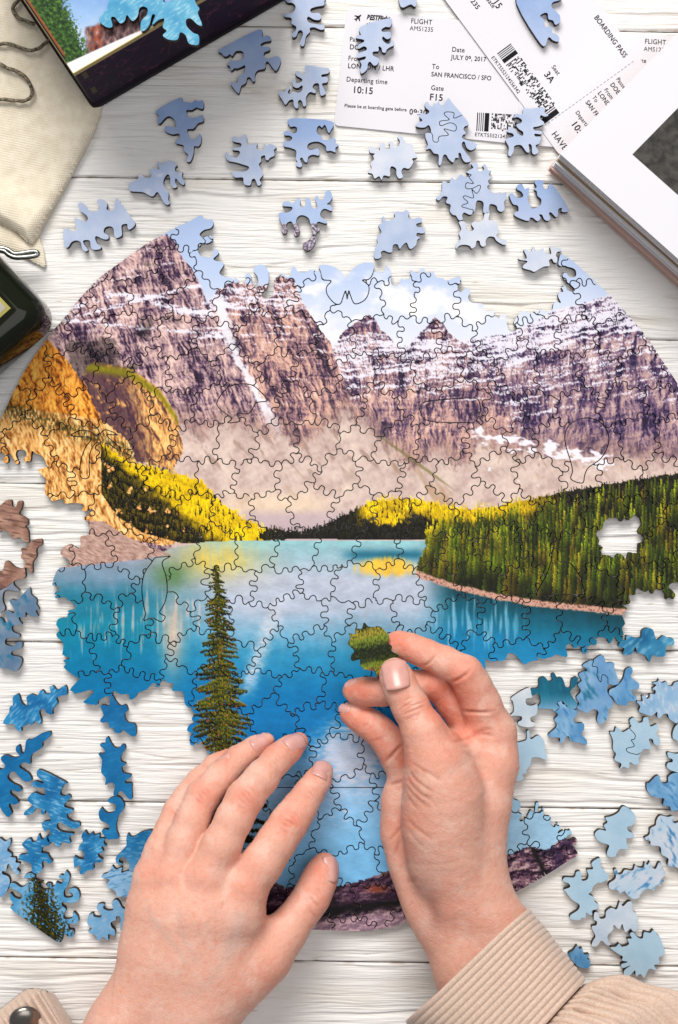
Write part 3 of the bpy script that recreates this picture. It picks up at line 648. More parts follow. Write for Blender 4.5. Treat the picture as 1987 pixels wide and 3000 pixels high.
LOOSE = [
 ('A','1032,722 1180,642 1200,665 1240,672 1262,675 1282,655 1300,665 1334,662 1334,712 1310,712 1290,705 1260,722 1228,722 1225,740 1240,770 1290,770 1330,755 1336,795 1300,810 1270,845 1230,850 1240,890 1255,912 1290,908 1310,878 1322,895 1318,940 1300,962 1275,960 1270,1010 1250,1060 1225,1060 1230,1035 1235,1015 1208,990 1205,955 1155,940 1160,915 1180,910 1175,878 1130,882 1085,860 1090,828 1130,832 1155,835 1150,795 1120,765 1090,770 1050,812 1036,800 1042,760', SKYD(1,330,470), 'straight-edged sky-blue jigsaw piece with a whitish tail, nearest the purple box corner'),
 ('A','1032,1060 1065,1075 1105,1055 1150,1068 1163,1085 1150,1100 1152,1125 1180,1135 1200,1125 1195,1160 1212,1195 1205,1215 1180,1200 1155,1170 1150,1195 1162,1225 1140,1235 1120,1210 1118,1170 1105,1145 1085,1160 1072,1200 1090,1240 1108,1265 1105,1310 1115,1335 1095,1345 1070,1320 1050,1280 1030,1260 1000,1290 940,1262 860,1255 848,1235 850,1205 905,1175 910,1150 930,1148 955,1165 995,1160 985,1125 1000,1105 1045,1110 1040,1090', SKYC(2), 'pale blue jigsaw piece with white cloud spots lying on a plank joint'),
 ('A','512,1345 530,1328 555,1340 580,1375 610,1390 640,1385 655,1360 638,1330 645,1310 670,1308 698,1325 705,1350 700,1372 725,1385 750,1370 755,1330 770,1302 800,1340 850,1410 888,1470 850,1508 838,1490 835,1470 800,1478 800,1515 800,1545 770,1562 752,1550 745,1500 720,1485 690,1495 682,1525 712,1545 710,1568 680,1570 635,1550 625,1565 640,1600 665,1620 655,1635 620,1640 598,1625 590,1580 550,1578 550,1600 578,1640 560,1650 540,1630 530,1590 500,1578 470,1590 450,1620 430,1622 418,1570 415,1520 430,1498 480,1515 500,1510 490,1440 500,1432 535,1445 560,1455 578,1440 570,1415 530,1385', SKYM(3), 'blue jigsaw piece with one straight edge between the canvas bag and the puzzle'),
 ('B','545,-20 540,15 575,20 595,40 590,70 560,90 522,85 525,110 570,120 570,155 600,175 595,205 572,220 578,245 600,240 615,205 635,200 645,225 625,285 640,305 655,290 665,240 690,210 690,185 720,180 760,195 785,190 780,165 740,160 690,150 672,130 680,110 720,130 755,130 765,105 745,85 700,85 695,60 730,45 780,35 785,10 775,-20', SKYM(4), 'blue jigsaw piece cut off by the top edge, between box and boarding pass'),
 ('B','105,322 355,195 378,245 405,232 432,245 432,268 395,275 368,290 375,305 425,310 425,330 392,345 390,370 420,385 470,370 498,385 495,420 470,465 450,450 415,405 400,415 395,450 350,462 330,490 330,530 315,535 300,510 280,510 270,545 240,565 225,612 205,600 170,548 190,540 215,545 225,500 260,480 265,430 240,440 210,450 195,448 175,465 165,435 145,425 165,415 165,390 185,400 215,398 255,385 250,340 210,335 190,355 180,370 165,355 150,368 130,370 112,350', SKYD(5,90,270), 'large darker blue straight-edged jigsaw piece along the lower side of the box'),
 ('B','665,430 740,440 815,450 812,480 770,490 768,505 805,508 805,540 770,550 785,590 795,615 765,628 755,600 748,550 720,550 708,575 728,595 725,612 690,605 665,640 665,690 648,698 640,670 625,655 612,670 615,705 598,710 585,690 580,655 555,660 530,688 515,665 482,610 500,600 525,602 545,565 560,580 545,605 560,618 580,600 615,610 640,590 640,560 610,578 580,565 575,525 592,515 600,545 630,540 640,520 600,495 595,470 620,470 650,490 658,470', SKYM(6), 'hooked pale blue jigsaw piece just left of the departing time on the boarding pass'),
 ('B','565,778 830,795 825,860 812,870 790,820 770,838 755,825 740,835 735,870 765,895 775,915 815,920 840,905 858,910 855,935 880,955 858,970 858,1000 830,990 800,990 795,960 760,935 720,930 680,945 675,975 700,985 745,975 750,1020 710,1015 680,1030 672,1065 655,1060 640,1035 625,1045 640,1085 625,1098 598,1085 608,1060 598,1045 600,990 560,970 520,960 522,930 560,925 575,905 555,890 525,888 520,868 545,858 580,875 605,865 605,840 590,830 560,830', SKYD(7,340,480), 'blue jigsaw piece with straight top edge and star knob, below the boarding pass'),
 ('B','180,905 200,895 235,908 255,883 275,890 280,945 310,950 345,938 340,970 360,985 385,980 388,945 410,960 425,945 472,965 455,985 458,1020 430,1035 415,1052 400,1045 395,1020 370,1030 370,1060 355,1080 375,1120 382,1150 360,1180 372,1205 350,1218 330,1175 310,1180 300,1215 265,1213 255,1195 250,1165 200,1165 180,1140 195,1125 240,1128 280,1118 290,1095 250,1080 200,1065 155,1055 135,1020 142,995 165,1020 205,1035 230,1010 225,990 185,985 185,970 220,968 240,960 235,940 190,930', SKYM(8), 'blue jigsaw piece shaped like a running animal, left of the star-knobbed piece'),
 ('B','1080,970 1105,965 1125,985 1150,990 1145,965 1155,945 1180,945 1185,980 1210,985 1215,960 1208,940 1220,930 1240,945 1240,970 1270,965 1280,930 1265,905 1280,890 1300,905 1320,940 1365,955 1370,990 1395,1035 1360,1045 1368,1070 1340,1110 1305,1105 1290,1130 1300,1165 1275,1175 1258,1150 1255,1110 1225,1095 1215,1120 1215,1160 1175,1155 1160,1185 1145,1160 1115,1175 1100,1145 1070,1135 1095,1110 1088,1075 1110,1050 1105,1025 1118,1012 1085,1005', SKYP(9), 'pale lavender jigsaw piece with many knobs on the joint below the boarding pass'),
 ('B','510,1350 520,1325 550,1322 580,1335 605,1305 630,1310 625,1345 645,1362 665,1340 660,1310 680,1298 695,1320 700,1355 725,1370 740,1360 725,1300 740,1285 755,1310 780,1305 795,1260 820,1250 838,1290 820,1325 800,1340 830,1350 832,1385 790,1370 765,1385 760,1420 800,1450 795,1468 745,1455 735,1480 755,1505 730,1535 728,1580 710,1620 680,1645 650,1630 645,1600 690,1570 705,1530 695,1470 680,1430 640,1412 610,1425 600,1460 620,1490 622,1530 600,1550 583,1530 585,1490 570,1455 545,1460 535,1480 542,1515 525,1535 505,1520 510,1485 495,1445 485,1415 495,1395 540,1395 570,1380 575,1360 545,1355', pk((160,182,220),(176,194,226),None,seed=10,extra=_rockfoot), 'blue jigsaw piece with three feet printed in grey rock above the puzzle'),
 ('E','1165,80 1180,80 1190,105 1225,98 1250,80 1242,55 1260,45 1300,48 1320,36 1345,50 1335,75 1350,95 1395,85 1425,90 1422,115 1390,125 1395,145 1435,150 1448,175 1430,188 1395,185 1390,205 1415,215 1395,230 1385,265 1355,290 1340,280 1325,248 1300,265 1280,290 1265,260 1240,262 1232,280 1230,310 1205,312 1175,300 1155,315 1160,340 1135,355 1112,345 1115,290 1135,255 1130,215 1160,180 1140,135 1165,118', SKYM(11), 'blue jigsaw piece with a white-tipped foot, right above the butterfly-shaped piece'),
 ('C','500,-20 668,298 715,250 745,270 780,278 785,250 765,230 740,220 735,185 685,178 690,140 660,110 690,90 710,95 715,130 745,140 760,168 790,150 790,110 765,80 735,50 745,20 790,5 780,-20', SKYD(13,-40,160), 'blue straight-edged jigsaw piece lying on the slanted boarding pass'),
 ('C','555,712 590,718 685,710 690,745 715,760 690,770 665,760 660,785 685,805 680,822 640,835 615,840 625,860 670,865 668,885 625,882 628,900 665,905 655,945 630,960 650,1000 625,1018 608,1005 605,960 585,950 590,1000 570,1000 540,960 515,955 490,965 485,1000 465,1030 450,1015 455,970 435,930 440,915 485,900 480,880 445,870 455,845 480,838 510,880 545,895 548,870 520,850 505,825 535,810 540,790 510,772 490,778 500,750 540,755', SKYM(15), 'blue jigsaw piece lying across the barcodes of two boarding passes'),
 ('C','460,1275 485,1270 510,1300 550,1290 540,1260 508,1240 515,1215 545,1210 560,1240 590,1235 580,1300 585,1330 600,1345 610,1370 660,1350 670,1310 645,1285 640,1255 625,1245 640,1225 625,1195 650,1180 665,1185 685,1190 680,1230 710,1245 740,1210 850,1372 805,1390 805,1365 780,1375 780,1410 765,1425 735,1395 720,1400 730,1435 715,1450 690,1440 675,1410 655,1410 665,1430 645,1452 615,1430 595,1430 590,1448 560,1445 495,1415 500,1390 520,1385 515,1350 485,1340 465,1300', SKYD(17,520,640), 'blue U-shaped jigsaw piece with straight edge beside the magazine stack'),
 ('F','130,115 155,108 178,125 175,150 200,175 228,160 212,130 230,110 255,115 285,100 300,58 330,55 325,100 375,110 385,180 375,205 410,230 440,235 435,262 410,258 375,235 360,212 325,210 305,235 305,265 285,275 270,260 265,238 245,238 238,270 215,288 200,270 165,262 130,270 110,292 115,255 140,225 130,190 145,160', SKYP(18), 'very pale blue jigsaw piece just below the joined pair of sky pieces'),
 ('F','520,350 560,358 575,345 555,295 575,293 600,310 620,270 640,305 680,285 690,305 710,325 735,320 728,275 760,280 805,290 800,305 775,310 765,335 775,350 770,380 750,375 740,355 720,365 725,400 690,405 660,420 625,440 600,430 550,415 555,395 580,370 530,362', SKYP(19), 'spiky pale jigsaw piece leaning against the puzzle by the tall right tip'),
 ('G','-20,520 0,520 40,485 75,480 80,520 105,525 120,490 148,490 140,540 125,570 180,605 182,640 165,655 185,680 190,730 190,758 150,745 130,725 85,735 60,695 20,680 -20,680', BROWN, 'brown earth-coloured jigsaw piece at the left edge with two upright knobs'),
 ('G','140,800 180,790 190,770 220,745 270,735 275,770 240,800 240,850 215,890 215,955 200,955 185,930 165,930 165,990 100,1010 50,1050 -20,1070 -20,960 20,940 35,885 60,885 100,920 150,930 160,910 165,880 140,860 145,825', BROWN, 'brown jigsaw piece at the left edge with a horn pointing up right'),
 ('G','-20,1085 40,1055 85,1020 92,1040 130,1075 100,1078 60,1068 25,1085 18,1140 35,1190 15,1215 -20,1212', pk((110,122,140),(140,150,166),None,seed=22), 'small grey jigsaw piece at the left edge under the brown ones'),
 ('G','195,1055 205,1100 240,1130 240,1165 258,1195 235,1210 250,1245 200,1240 170,1215 165,1250 125,1250 130,1275 145,1295 110,1300 80,1310 85,1345 130,1365 120,1385 60,1385 35,1400 40,1430 90,1440 115,1415 145,1415 140,1450 80,1475 80,1500 140,1515 140,1560 105,1605 60,1590 -20,1550 -20,1275 15,1260 30,1285 50,1280 45,1250 40,1210 65,1210 90,1225 95,1200 65,1150 75,1130 110,1140 150,1100', pk((92,120,148),(130,148,168),(20,104,142),70,(50,26),0.9,70,23), 'tall grey and teal jigsaw piece at the left edge beside the puzzle'),
 ('I','1175,1440 1200,1405 1225,1400 1230,1370 1290,1385 1325,1380 1330,1340 1360,1320 1400,1330 1415,1370 1430,1400 1470,1370 1500,1385 1535,1390 1540,1430 1490,1440 1485,1500 1440,1510 1400,1500 1380,1545 1360,1510 1330,1490 1300,1480 1290,1450 1275,1455 1275,1480 1235,1500 1205,1490 1215,1455', pk((20,96,140),(60,140,180),(130,180,206),-45,(40,10),0.7,60,24), 'blue jigsaw piece touching the lower right corner of the assembled lake'),
 ('J','85,320 120,298 140,350 165,375 180,365 175,320 205,298 245,310 265,275 285,275 300,295 335,290 325,255 350,245 375,270 430,242 440,300 400,310 370,325 378,360 345,400 345,435 305,420 290,395 262,405 260,430 272,470 262,500 235,475 205,505 190,485 160,510 140,515 140,545 105,525 90,495 25,495 30,465 60,420 65,385 85,370', WRIP(25,-50), 'rippled blue jigsaw piece shaped like a fish, highest of the blue ones at left'),
 ('J','740,312 760,345 790,375 825,368 840,405 820,425 820,455 840,485 885,495 895,540 885,578 850,565 820,540 795,540 790,555 755,550 745,520 720,520 710,485 665,485 660,465 680,435 660,380 680,370 715,375 725,320', WDEEP(26), 'plain deep blue jigsaw piece touching the lower edge of the assembled lake'),
 ('J','330,545 325,580 280,615 275,650 215,690 200,720 200,758 165,745 135,760 130,780 160,800 190,820 208,855 195,872 160,870 120,835 95,805 60,820 50,850 80,880 130,905 142,930 115,940 75,925 70,955 105,980 122,1010 95,1025 65,1015 60,1035 78,1080 55,1105 30,1085 0,1040 -20,1020 -20,805 15,795 35,765 10,735 10,710 40,698 90,715 130,705 105,670 110,640 130,635 138,680 155,690 165,650 175,600 210,595 270,560', WDEEP(27), 'branching deep blue jigsaw piece with a long wing at the left edge'),
 ('J','710,580 730,620 755,650 785,650 800,630 822,635 820,665 795,700 795,740 828,755 800,780 810,815 860,828 850,850 825,865 825,885 865,885 865,930 868,985 845,985 825,960 800,935 775,945 765,970 745,955 755,905 740,880 710,885 690,895 695,850 665,810 670,730 645,690 680,690 690,665 660,640 660,625 690,620 695,590', WDEEP(28), 'upright deep blue jigsaw piece left of the little finger'),
 ('J','710,990 755,972 790,980 815,1020 810,1055 780,1095 765,1140 765,1190 780,1243 735,1250 705,1250 668,1200 690,1185 715,1190 718,1160 690,1140 660,1125 648,1080 665,1045 685,1065 710,1080 750,1070 762,1035 745,1015 715,1010', WDEEP(29), 'hook-shaped blue jigsaw piece below the upright deep blue one'),
 ('J','265,795 435,878 420,895 395,950 420,968 450,958 465,980 430,1010 425,1040 478,1055 465,1080 440,1085 445,1115 480,1135 520,1140 522,1170 480,1182 440,1165 400,1140 375,1150 380,1185 420,1205 485,1215 455,1240 462,1280 410,1270 385,1305 350,1270 320,1270 310,1240 335,1215 320,1180 300,1200 278,1170 280,1140 320,1130 335,1135 320,1085 300,1060 290,1090 270,1080 275,1055 240,1045 215,1080 165,1095 160,1075 190,1050 220,1030 185,1000 190,970 225,945 270,960 298,960 295,920 260,912 215,905 210,880 240,870 280,885 285,870 245,835', WRIP(30,15), 'large rippled blue jigsaw piece with straight slanted top edge'),
 ('J','255,1215 275,1255 310,1230 325,1260 325,1290 290,1295 275,1320 275,1340 310,1345 325,1370 345,1400 320,1410 285,1390 275,1420 280,1445 250,1475 215,1465 205,1415 165,1395 130,1385 128,1355 170,1350 185,1330 150,1295 150,1275 195,1245 215,1270 240,1260', WRIP(31,10), 'blue figure-like jigsaw piece directly above the one with printed tree'),
 ('J','560,1195 580,1225 608,1205 620,1225 655,1215 655,1245 690,1245 680,1275 700,1295 665,1300 680,1335 645,1345 650,1370 675,1385 655,1405 630,1400 615,1420 615,1450 580,1455 545,1480 525,1475 530,1430 505,1425 490,1445 485,1365 520,1380 550,1380 555,1345 530,1320 515,1330 520,1295 545,1265 535,1230', WRIP(32,-20), 'blue jigsaw piece with serrated right side below the hook-shaped one'),
 ('J','840,1212 860,1235 890,1230 930,1205 1000,1192 1050,1220 1050,1300 960,1340 930,1400 920,1430 880,1460 850,1460 850,1420 820,1370 790,1375 780,1400 805,1410 790,1420 765,1405 762,1370 800,1330 830,1290 830,1250', pk((16,100,156),(30,116,170),(150,196,226),-5,(30,6),0.5,70,33,(2480,2560,(110,164,206))), 'blue elephant-shaped jigsaw piece tucked under the left hand'),
 ('M','860,355 890,385 935,368 930,410 980,395 1030,410 1060,450 1050,550 1000,590 950,590 900,590 880,545 820,520 825,490 840,460 780,445 790,425 830,408 850,380', pk((126,176,218),(160,198,228),(40,110,160),-15,(30,7),0.7,50,34), 'pale rippled jigsaw piece with a few dark twigs beside the left hand'),
 ('M','745,660 770,645 800,650 790,680 830,700 870,690 855,640 885,615 910,630 940,680 990,690 1060,680 1060,800 985,800 945,830 920,850 925,790 920,745 890,745 885,770 850,790 855,825 880,850 878,890 830,880 830,930 790,900 750,930 735,890 675,860 705,835 670,800 675,750 685,730 715,720 720,745 775,750 770,710 745,690', pk((100,160,206),(130,180,216),(190,190,206),-30,(26,10),0.5,60,35), 'light blue jigsaw piece with star-shaped end lowest beside the left wrist'),
 ('M','-20,170 40,170 80,150 80,190 55,235 90,265 85,285 50,290 120,295 120,330 155,340 130,380 150,400 145,420 115,415 75,350 60,345 45,395 20,395 20,420 65,440 75,490 35,575 -20,560', pk((90,150,200),(150,190,222),(214,204,206),-20,(20,6),0.6,50,36), 'pale rippled jigsaw piece cut by the left edge above the printed tree piece'),
 ('M','190,430 225,412 265,425 275,465 330,480 305,510 330,540 380,530 350,500 365,488 395,495 395,520 425,505 430,480 470,495 490,460 450,445 465,425 490,430 505,395 535,435 520,500 490,550 495,595 530,600 560,590 550,560 525,565 545,530 585,530 610,570 600,620 550,640 480,635 475,660 505,690 485,740 500,765 555,755 560,710 595,740 600,785 570,800 525,800 530,845 565,850 560,895 530,900 485,880 450,942 240,800 85,685 105,655 75,600 80,565 115,600 160,610 165,570 80,520 85,490 115,490 160,520 190,510 230,470 225,450 190,450', pk((60,140,190),(120,176,214),(160,200,226),-10,(30,6),0.5,50,37,extra=_treeprint), 'large jigsaw piece with a dark green tree printed on it and a straight lower edge'),
 ('L','475,320 580,258 605,290 608,320 570,330 572,365 605,375 640,365 645,395 635,435 600,450 600,475 628,490 615,512 570,515 520,500 520,480 540,470 540,445 500,440 465,440 490,410 485,350', pk((176,196,212),(208,216,222),None,seed=38), 'whitish jigsaw piece next to the right hand index knuckle'),
 ('L','655,200 690,185 720,215 745,205 735,175 755,160 775,190 805,190 820,220 830,250 860,255 870,200 905,185 910,215 890,250 860,280 870,310 905,360 890,395 840,385 815,350 795,345 770,360 790,390 760,410 730,395 650,390 665,355 660,310 640,295 610,310 605,265 650,255', WTEAL(39,2030,2080), 'dark teal jigsaw piece with a tail knob, right of the right hand'),
 ('L','775,350 800,345 810,365 835,370 850,390 910,410 895,440 880,470 900,490 945,490 950,530 930,560 968,600 965,632 930,620 865,605 850,575 830,580 810,615 790,615 790,585 725,580 720,560 765,520 770,490 755,465 780,435 762,410 790,385', WSOFT(40), 'soft blue jigsaw piece hanging below the dark teal one'),
 ('L','1225,135 1260,122 1270,150 1258,185 1310,230 1305,265 1265,270 1270,300 1295,320 1285,345 1240,345 1230,372 1165,360 1140,320 1115,300 1120,270 1160,250 1200,210 1215,170', WSOFT(42,75), 'blue jigsaw piece touching the right side of the joined water pair'),
 ('L','1440,195 1460,225 1495,215 1500,240 1530,245 1550,220 1620,230 1620,430 1570,480 1555,490 1510,460 1500,430 1470,430 1445,458 1430,440 1430,415 1395,440 1350,430 1310,410 1320,380 1295,345 1335,345 1330,310 1355,310 1360,330 1380,320 1385,295 1415,300 1420,275 1398,265 1425,240 1400,225 1435,215', pk((130,170,206),(160,192,216),(206,206,214),80,(30,10),0.7,60,43), 'pale blue and whitish jigsaw piece cut by the right edge, below the corner piece'),
 ('L','500,620 570,600 575,545 590,540 600,595 650,570 690,610 690,650 705,700 700,730 660,715 610,715 600,750 595,770 570,800 575,815 545,825 555,850 520,870 480,850 440,800 440,650', WPALE(44), 'plain pale blue jigsaw piece half hidden behind the right palm'),
 ('L','1380,880 1420,840 1445,835 1460,880 1500,880 1505,840 1550,815 1620,830 1620,1050 1560,1060 1525,1065 1510,1035 1470,1030 1475,985 1440,980 1395,965 1365,930 1362,885', WSOFT(45,40), 'mottled blue jigsaw piece at the right edge, above the largest one there'),
 ('L','1500,680 1550,690 1620,690 1620,810 1540,805 1495,780 1500,750 1530,745 1530,725 1505,715', WPALE(46), 'small pale jigsaw piece at the right edge touching the mottled blue one'),
 ('L','1550,510 1620,480 1620,600 1535,590', WPALE(47), 'tip of a pale jigsaw piece at the right edge, highest of the plain ones'),
 ('L','1205,1035 1245,1050 1285,1090 1285,1130 1265,1160 1235,1170 1240,1195 1275,1215 1270,1240 1230,1245 1230,1270 1235,1315 1190,1315 1165,1340 1155,1365 1110,1365 1100,1340 1115,1300 1105,1285 1050,1265 1020,1220 1050,1188 1095,1195 1080,1160 1105,1140 1090,1110 1130,1100 1175,1075', WPALE(48), 'plain pale blue jigsaw piece lying across the plank joint at right'),
 ('L','1450,1095 1500,1105 1535,1100 1540,1145 1620,1160 1620,1480 1560,1435 1500,1425 1505,1380 1460,1350 1450,1300 1390,1290 1385,1265 1345,1245 1380,1220 1385,1180 1420,1160 1425,1130', WMIX(49,60), 'large blue jigsaw piece with pointed left tip at the right edge'),
 ('O','1055,478 1060,530 1085,560 1110,610 1065,640 1040,640 1010,665 1000,695 980,715 1015,735 1020,765 1048,785 1035,810 1000,825 1005,850 985,850 965,835 960,870 935,870 920,885 865,880 860,855 910,820 920,785 870,750 830,700 820,685 858,670 850,645 812,630 825,605 885,605 900,570 930,570 935,625 970,620 980,590 970,555 1010,550 1000,510', WPALE(50), 'tall plain pale blue jigsaw piece nearest the rocky tip of the puzzle'),
 ('O','1145,560 1165,550 1175,585 1200,580 1220,555 1270,560 1285,525 1305,540 1340,540 1350,505 1365,525 1385,500 1395,535 1420,550 1440,510 1460,512 1465,550 1488,580 1465,610 1475,630 1450,640 1450,665 1420,660 1410,690 1370,680 1320,715 1310,740 1270,745 1235,720 1215,695 1185,710 1170,690 1120,680 1115,645 1150,620 1160,595', WMIX(51,-40), 'leaf-like jigsaw piece fading from white to blue'),
 ('O','1020,835 1045,840 1055,875 1090,870 1095,830 1130,805 1165,815 1185,765 1205,795 1240,765 1265,770 1270,820 1300,855 1300,940 1275,960 1255,940 1225,965 1210,940 1200,910 1180,945 1145,915 1140,950 1105,985 1110,1020 1125,1045 1100,1050 1065,1020 1035,1055 1000,1055 1010,1020 1025,990 1000,930 1030,920 1035,895 1015,880', pk((176,194,212),(200,210,220),None,seed=52), 'greyish white arched jigsaw piece between the leaf-like and the hedgehog-like ones'),
 ('O','1270,965 1305,1000 1335,1005 1345,965 1385,970 1405,950 1430,980 1450,1000 1465,1045 1480,1090 1465,1120 1440,1130 1445,1170 1410,1180 1425,1215 1380,1205 1360,1235 1345,1265 1320,1240 1290,1255 1285,1215 1245,1255 1215,1250 1215,1215 1260,1180 1205,1200 1195,1175 1240,1160 1200,1150 1205,1125 1180,1110 1150,1090 1122,1065 1160,1060 1180,1040 1200,1060 1245,1045 1235,1010 1265,1005 1250,980', WPALE(53), 'hedgehog-like pale blue jigsaw piece lowest at right'),
 ('O','880,1085 905,1052 920,1075 940,1070 950,1110 985,1110 970,1140 990,1150 985,1195 940,1200 900,1180 850,1120 855,1100', WSOFT(54,80), 'small blue jigsaw piece peeking out beside the corduroy cuff'),
 ('B','1280,-30 1280,35 1300,55 1335,40 1355,35 1380,50 1388,20 1385,-30', SKYM(55), 'tip of a blue jigsaw piece at the top edge above the boarding pass'),
]
LOOSE.append(('B','1025,180 1215,125 1218,180 1185,182 1160,200 1170,215 1215,215 1220,250 1195,262 1170,245 1165,265 1190,290 1215,290 1230,265 1242,300 1215,315 1195,330 1185,350 1165,345 1160,320 1140,310 1140,340 1105,345 1105,370 1142,390 1135,425 1110,435 1085,410 1070,425 1065,460 1030,488 1020,465 1030,430 1020,405 1050,395 1055,375 1005,385 1010,355 1060,335 1060,315 1040,310 1010,325 1008,300 1045,280 1040,265 995,255 1000,235 1025,235', SKYM(57), 'blue jigsaw piece covering the passenger name on the upright boarding pass'))
PAIRS = [
 ('C','-94,680 -75,675 -60,700 -40,700 -35,680 -20,690 -5,665 5,690 25,695 60,648 85,680 190,808 165,835 158,855 175,880 155,890 150,910 185,925 240,945 242,970 210,990 180,975 165,935 150,940 148,965 170,1000 205,1050 200,1065 170,1068 150,1045 140,1010 125,1010 125,1040 105,1040 90,1070 60,1045 45,1020 25,1025 10,1085 -5,1080 -5,1020 -35,1010 -60,980 -85,985 -75,950 -90,910 -90,880 -60,875 -55,855 -70,825 -95,840 -130,840 -155,830 -140,810 -110,795 -130,770 -115,745 -85,755 -65,735 -90,710',
  '200,740 155,757 95,780 95,745 40,740 35,760 65,790 5,800 10,830 70,810 110,830 100,865 30,850 60,890 0,900 -10,935 -40,930 -45,890 -65,872 -120,870 -300,870 -300,500 200,500', SKYM(14), 'sky-blue jigsaw pair lying on the boarding pass corner', ('upper half of the', 'lower half of the')),
 ('C','210,1075 235,1068 255,1085 250,1115 275,1125 295,1110 285,1085 305,1080 320,1115 345,1120 325,1145 340,1165 320,1190 330,1210 315,1225 325,1245 375,1275 395,1260 410,1275 440,1262 440,1300 425,1330 430,1370 410,1390 385,1380 375,1350 335,1340 325,1375 330,1395 290,1395 290,1330 255,1315 240,1335 235,1380 205,1410 165,1395 150,1415 155,1440 130,1445 110,1415 90,1410 70,1385 75,1345 45,1330 55,1295 25,1290 0,1315 -20,1300 15,1265 20,1195 40,1190 65,1205 80,1165 105,1180 140,1145 165,1160 190,1160 195,1140 178,1130 210,1110 225,1100',
  '180,1140 195,1165 225,1205 180,1200 175,1235 215,1238 265,1215 268,1240 245,1270 215,1245 225,1300 170,1285 160,1300 190,1330 155,1345 150,1358 195,1372 220,1400 100,1600 -200,1500 -200,1100', SKYM(16), 'sky-blue jigsaw pair left of the magazine stack', ('left half of the', 'right half of the')),
 ('L','940,110 985,80 1010,75 1055,45 1080,50 1095,90 1145,92 1150,130 1170,190 1180,225 1150,240 1120,235 1100,255 1110,300 1140,345 1130,385 1110,400 1105,455 1060,495 1035,470 1045,420 1030,400 1000,400 970,420 905,390 920,360 900,320 930,280 910,235 935,210 915,170 945,150 970,150 965,130',
  '1015,60 1010,90 1005,115 1040,125 1035,180 1060,220 1070,172 1105,190 1120,245 1250,260 1250,0 1015,0', pk((96,146,192),(140,176,208),(14,96,128),60,(50,20),0.75,60,41), 'blue water jigsaw pair right of the dark teal piece', ('small upper half of the', 'large lower half of the')),
 ('L','1120,548 1150,545 1160,515 1185,530 1205,548 1245,525 1255,500 1250,470 1280,452 1305,485 1335,480 1340,455 1370,455 1385,510 1430,495 1435,530 1425,560 1450,600 1440,635 1410,625 1400,595 1375,595 1390,640 1385,660 1340,660 1325,690 1310,715 1310,755 1280,760 1250,745 1245,785 1210,775 1185,790 1195,755 1150,730 1160,690 1140,660 1140,600',
  '1240,500 1250,525 1285,565 1280,595 1260,600 1280,640 1230,655 1240,680 1300,695 1345,690 1345,900 1000,900 1000,500', WPALE(56), 'plain pale blue jigsaw pair lying alone right of the palm', ('left half of the', 'right half of the')),
]
def loose_field(poly, h=2.2, pad=6):
    mn = poly.min(0)-pad*h; mx = poly.max(0)+pad*h
    X, Y = np.meshgrid(np.arange(mn[0], mx[0], h), np.arange(mn[1], mx[1], h))
    return X, Y, poly_sdf(poly, X, Y), h
def build_loose():
    GR = 'loose jigsaw pieces scattered on the table'
    for tile, pts, colfn, label in LOOSE:
        poly = catmull(T(tile, pts), 5); X, Y, F, h = loose_field(poly)
        z = 0.0002+0.0012*(tile in 'BC' and (poly[:,0].mean() > 1010) and poly[:,1].mean() < 480)
        me = piece_mesh('jigsaw_piece', F, X[0,0], Y[0,0], h, z, colfn)
        tag(link('jigsaw_piece', me), label, 'jigsaw piece', GR)
    for tile, pts, seam, colfn, label, halves in PAIRS:
        poly = catmull(T(tile, pts), 5); X, Y, F, h = loose_field(poly); G = poly_sdf(catmull(T(tile, seam), 4), X, Y, 14.0)
        z = 0.0002+0.0012*(poly[:,1].mean() < 500)
        for k, s in enumerate((1, -1)):
            me = piece_mesh('jigsaw_piece', np.minimum(F, s*G-1.1), X[0,0], Y[0,0], h, z, colfn)
            tag(link('jigsaw_piece', me), halves[k]+' '+label, 'jigsaw piece', GR)
if BUILD in ('all', 'loose'): build_loose()
# ------------------------------------------------------------------ hands: one continuous skin surface each, grown from a smooth distance field
M_skin = attr_mat('skin', 0.52)
_b = bsdf(M_skin); _b.inputs['Subsurface Weight'].default_value = 0.45; _b.inputs['Subsurface Radius'].default_value = (1.0, 0.35, 0.2); _b.inputs['Subsurface Scale'].default_value = 0.004
_b.inputs['Specular IOR Level'].default_value = 0.3
_v = nd(M_skin, 'ShaderNodeTexVoronoi'); _v.inputs['Scale'].default_value = 1100; lk(M_skin, coords(M_skin), 'Vector', _v, 'Vector')
_bp = nd(M_skin, 'ShaderNodeBump'); _bp.inputs['Strength'].default_value = 0.45; _bp.inputs['Distance'].default_value = 0.0003
lk(M_skin, _v, 'Distance', _bp, 'Height'); noise_bump(M_skin, 420, 0.32, 0.0005, 5, None, _bp)
M_nail = mat('fingernail_polish', (0.60,0.31,0.265), 0.3, Coat_Weight=0.15, Coat_Roughness=0.2)
tint_noise(M_nail, (0.60,0.305,0.26), (0.67,0.36,0.315), 180)
def w3(px, py, zmm, r=0):
    z = zmm/1000.0; k = S*(H-z)/H
    return np.array([(px-W0/2)*k, (H0/2-py)*k, z]), r*k
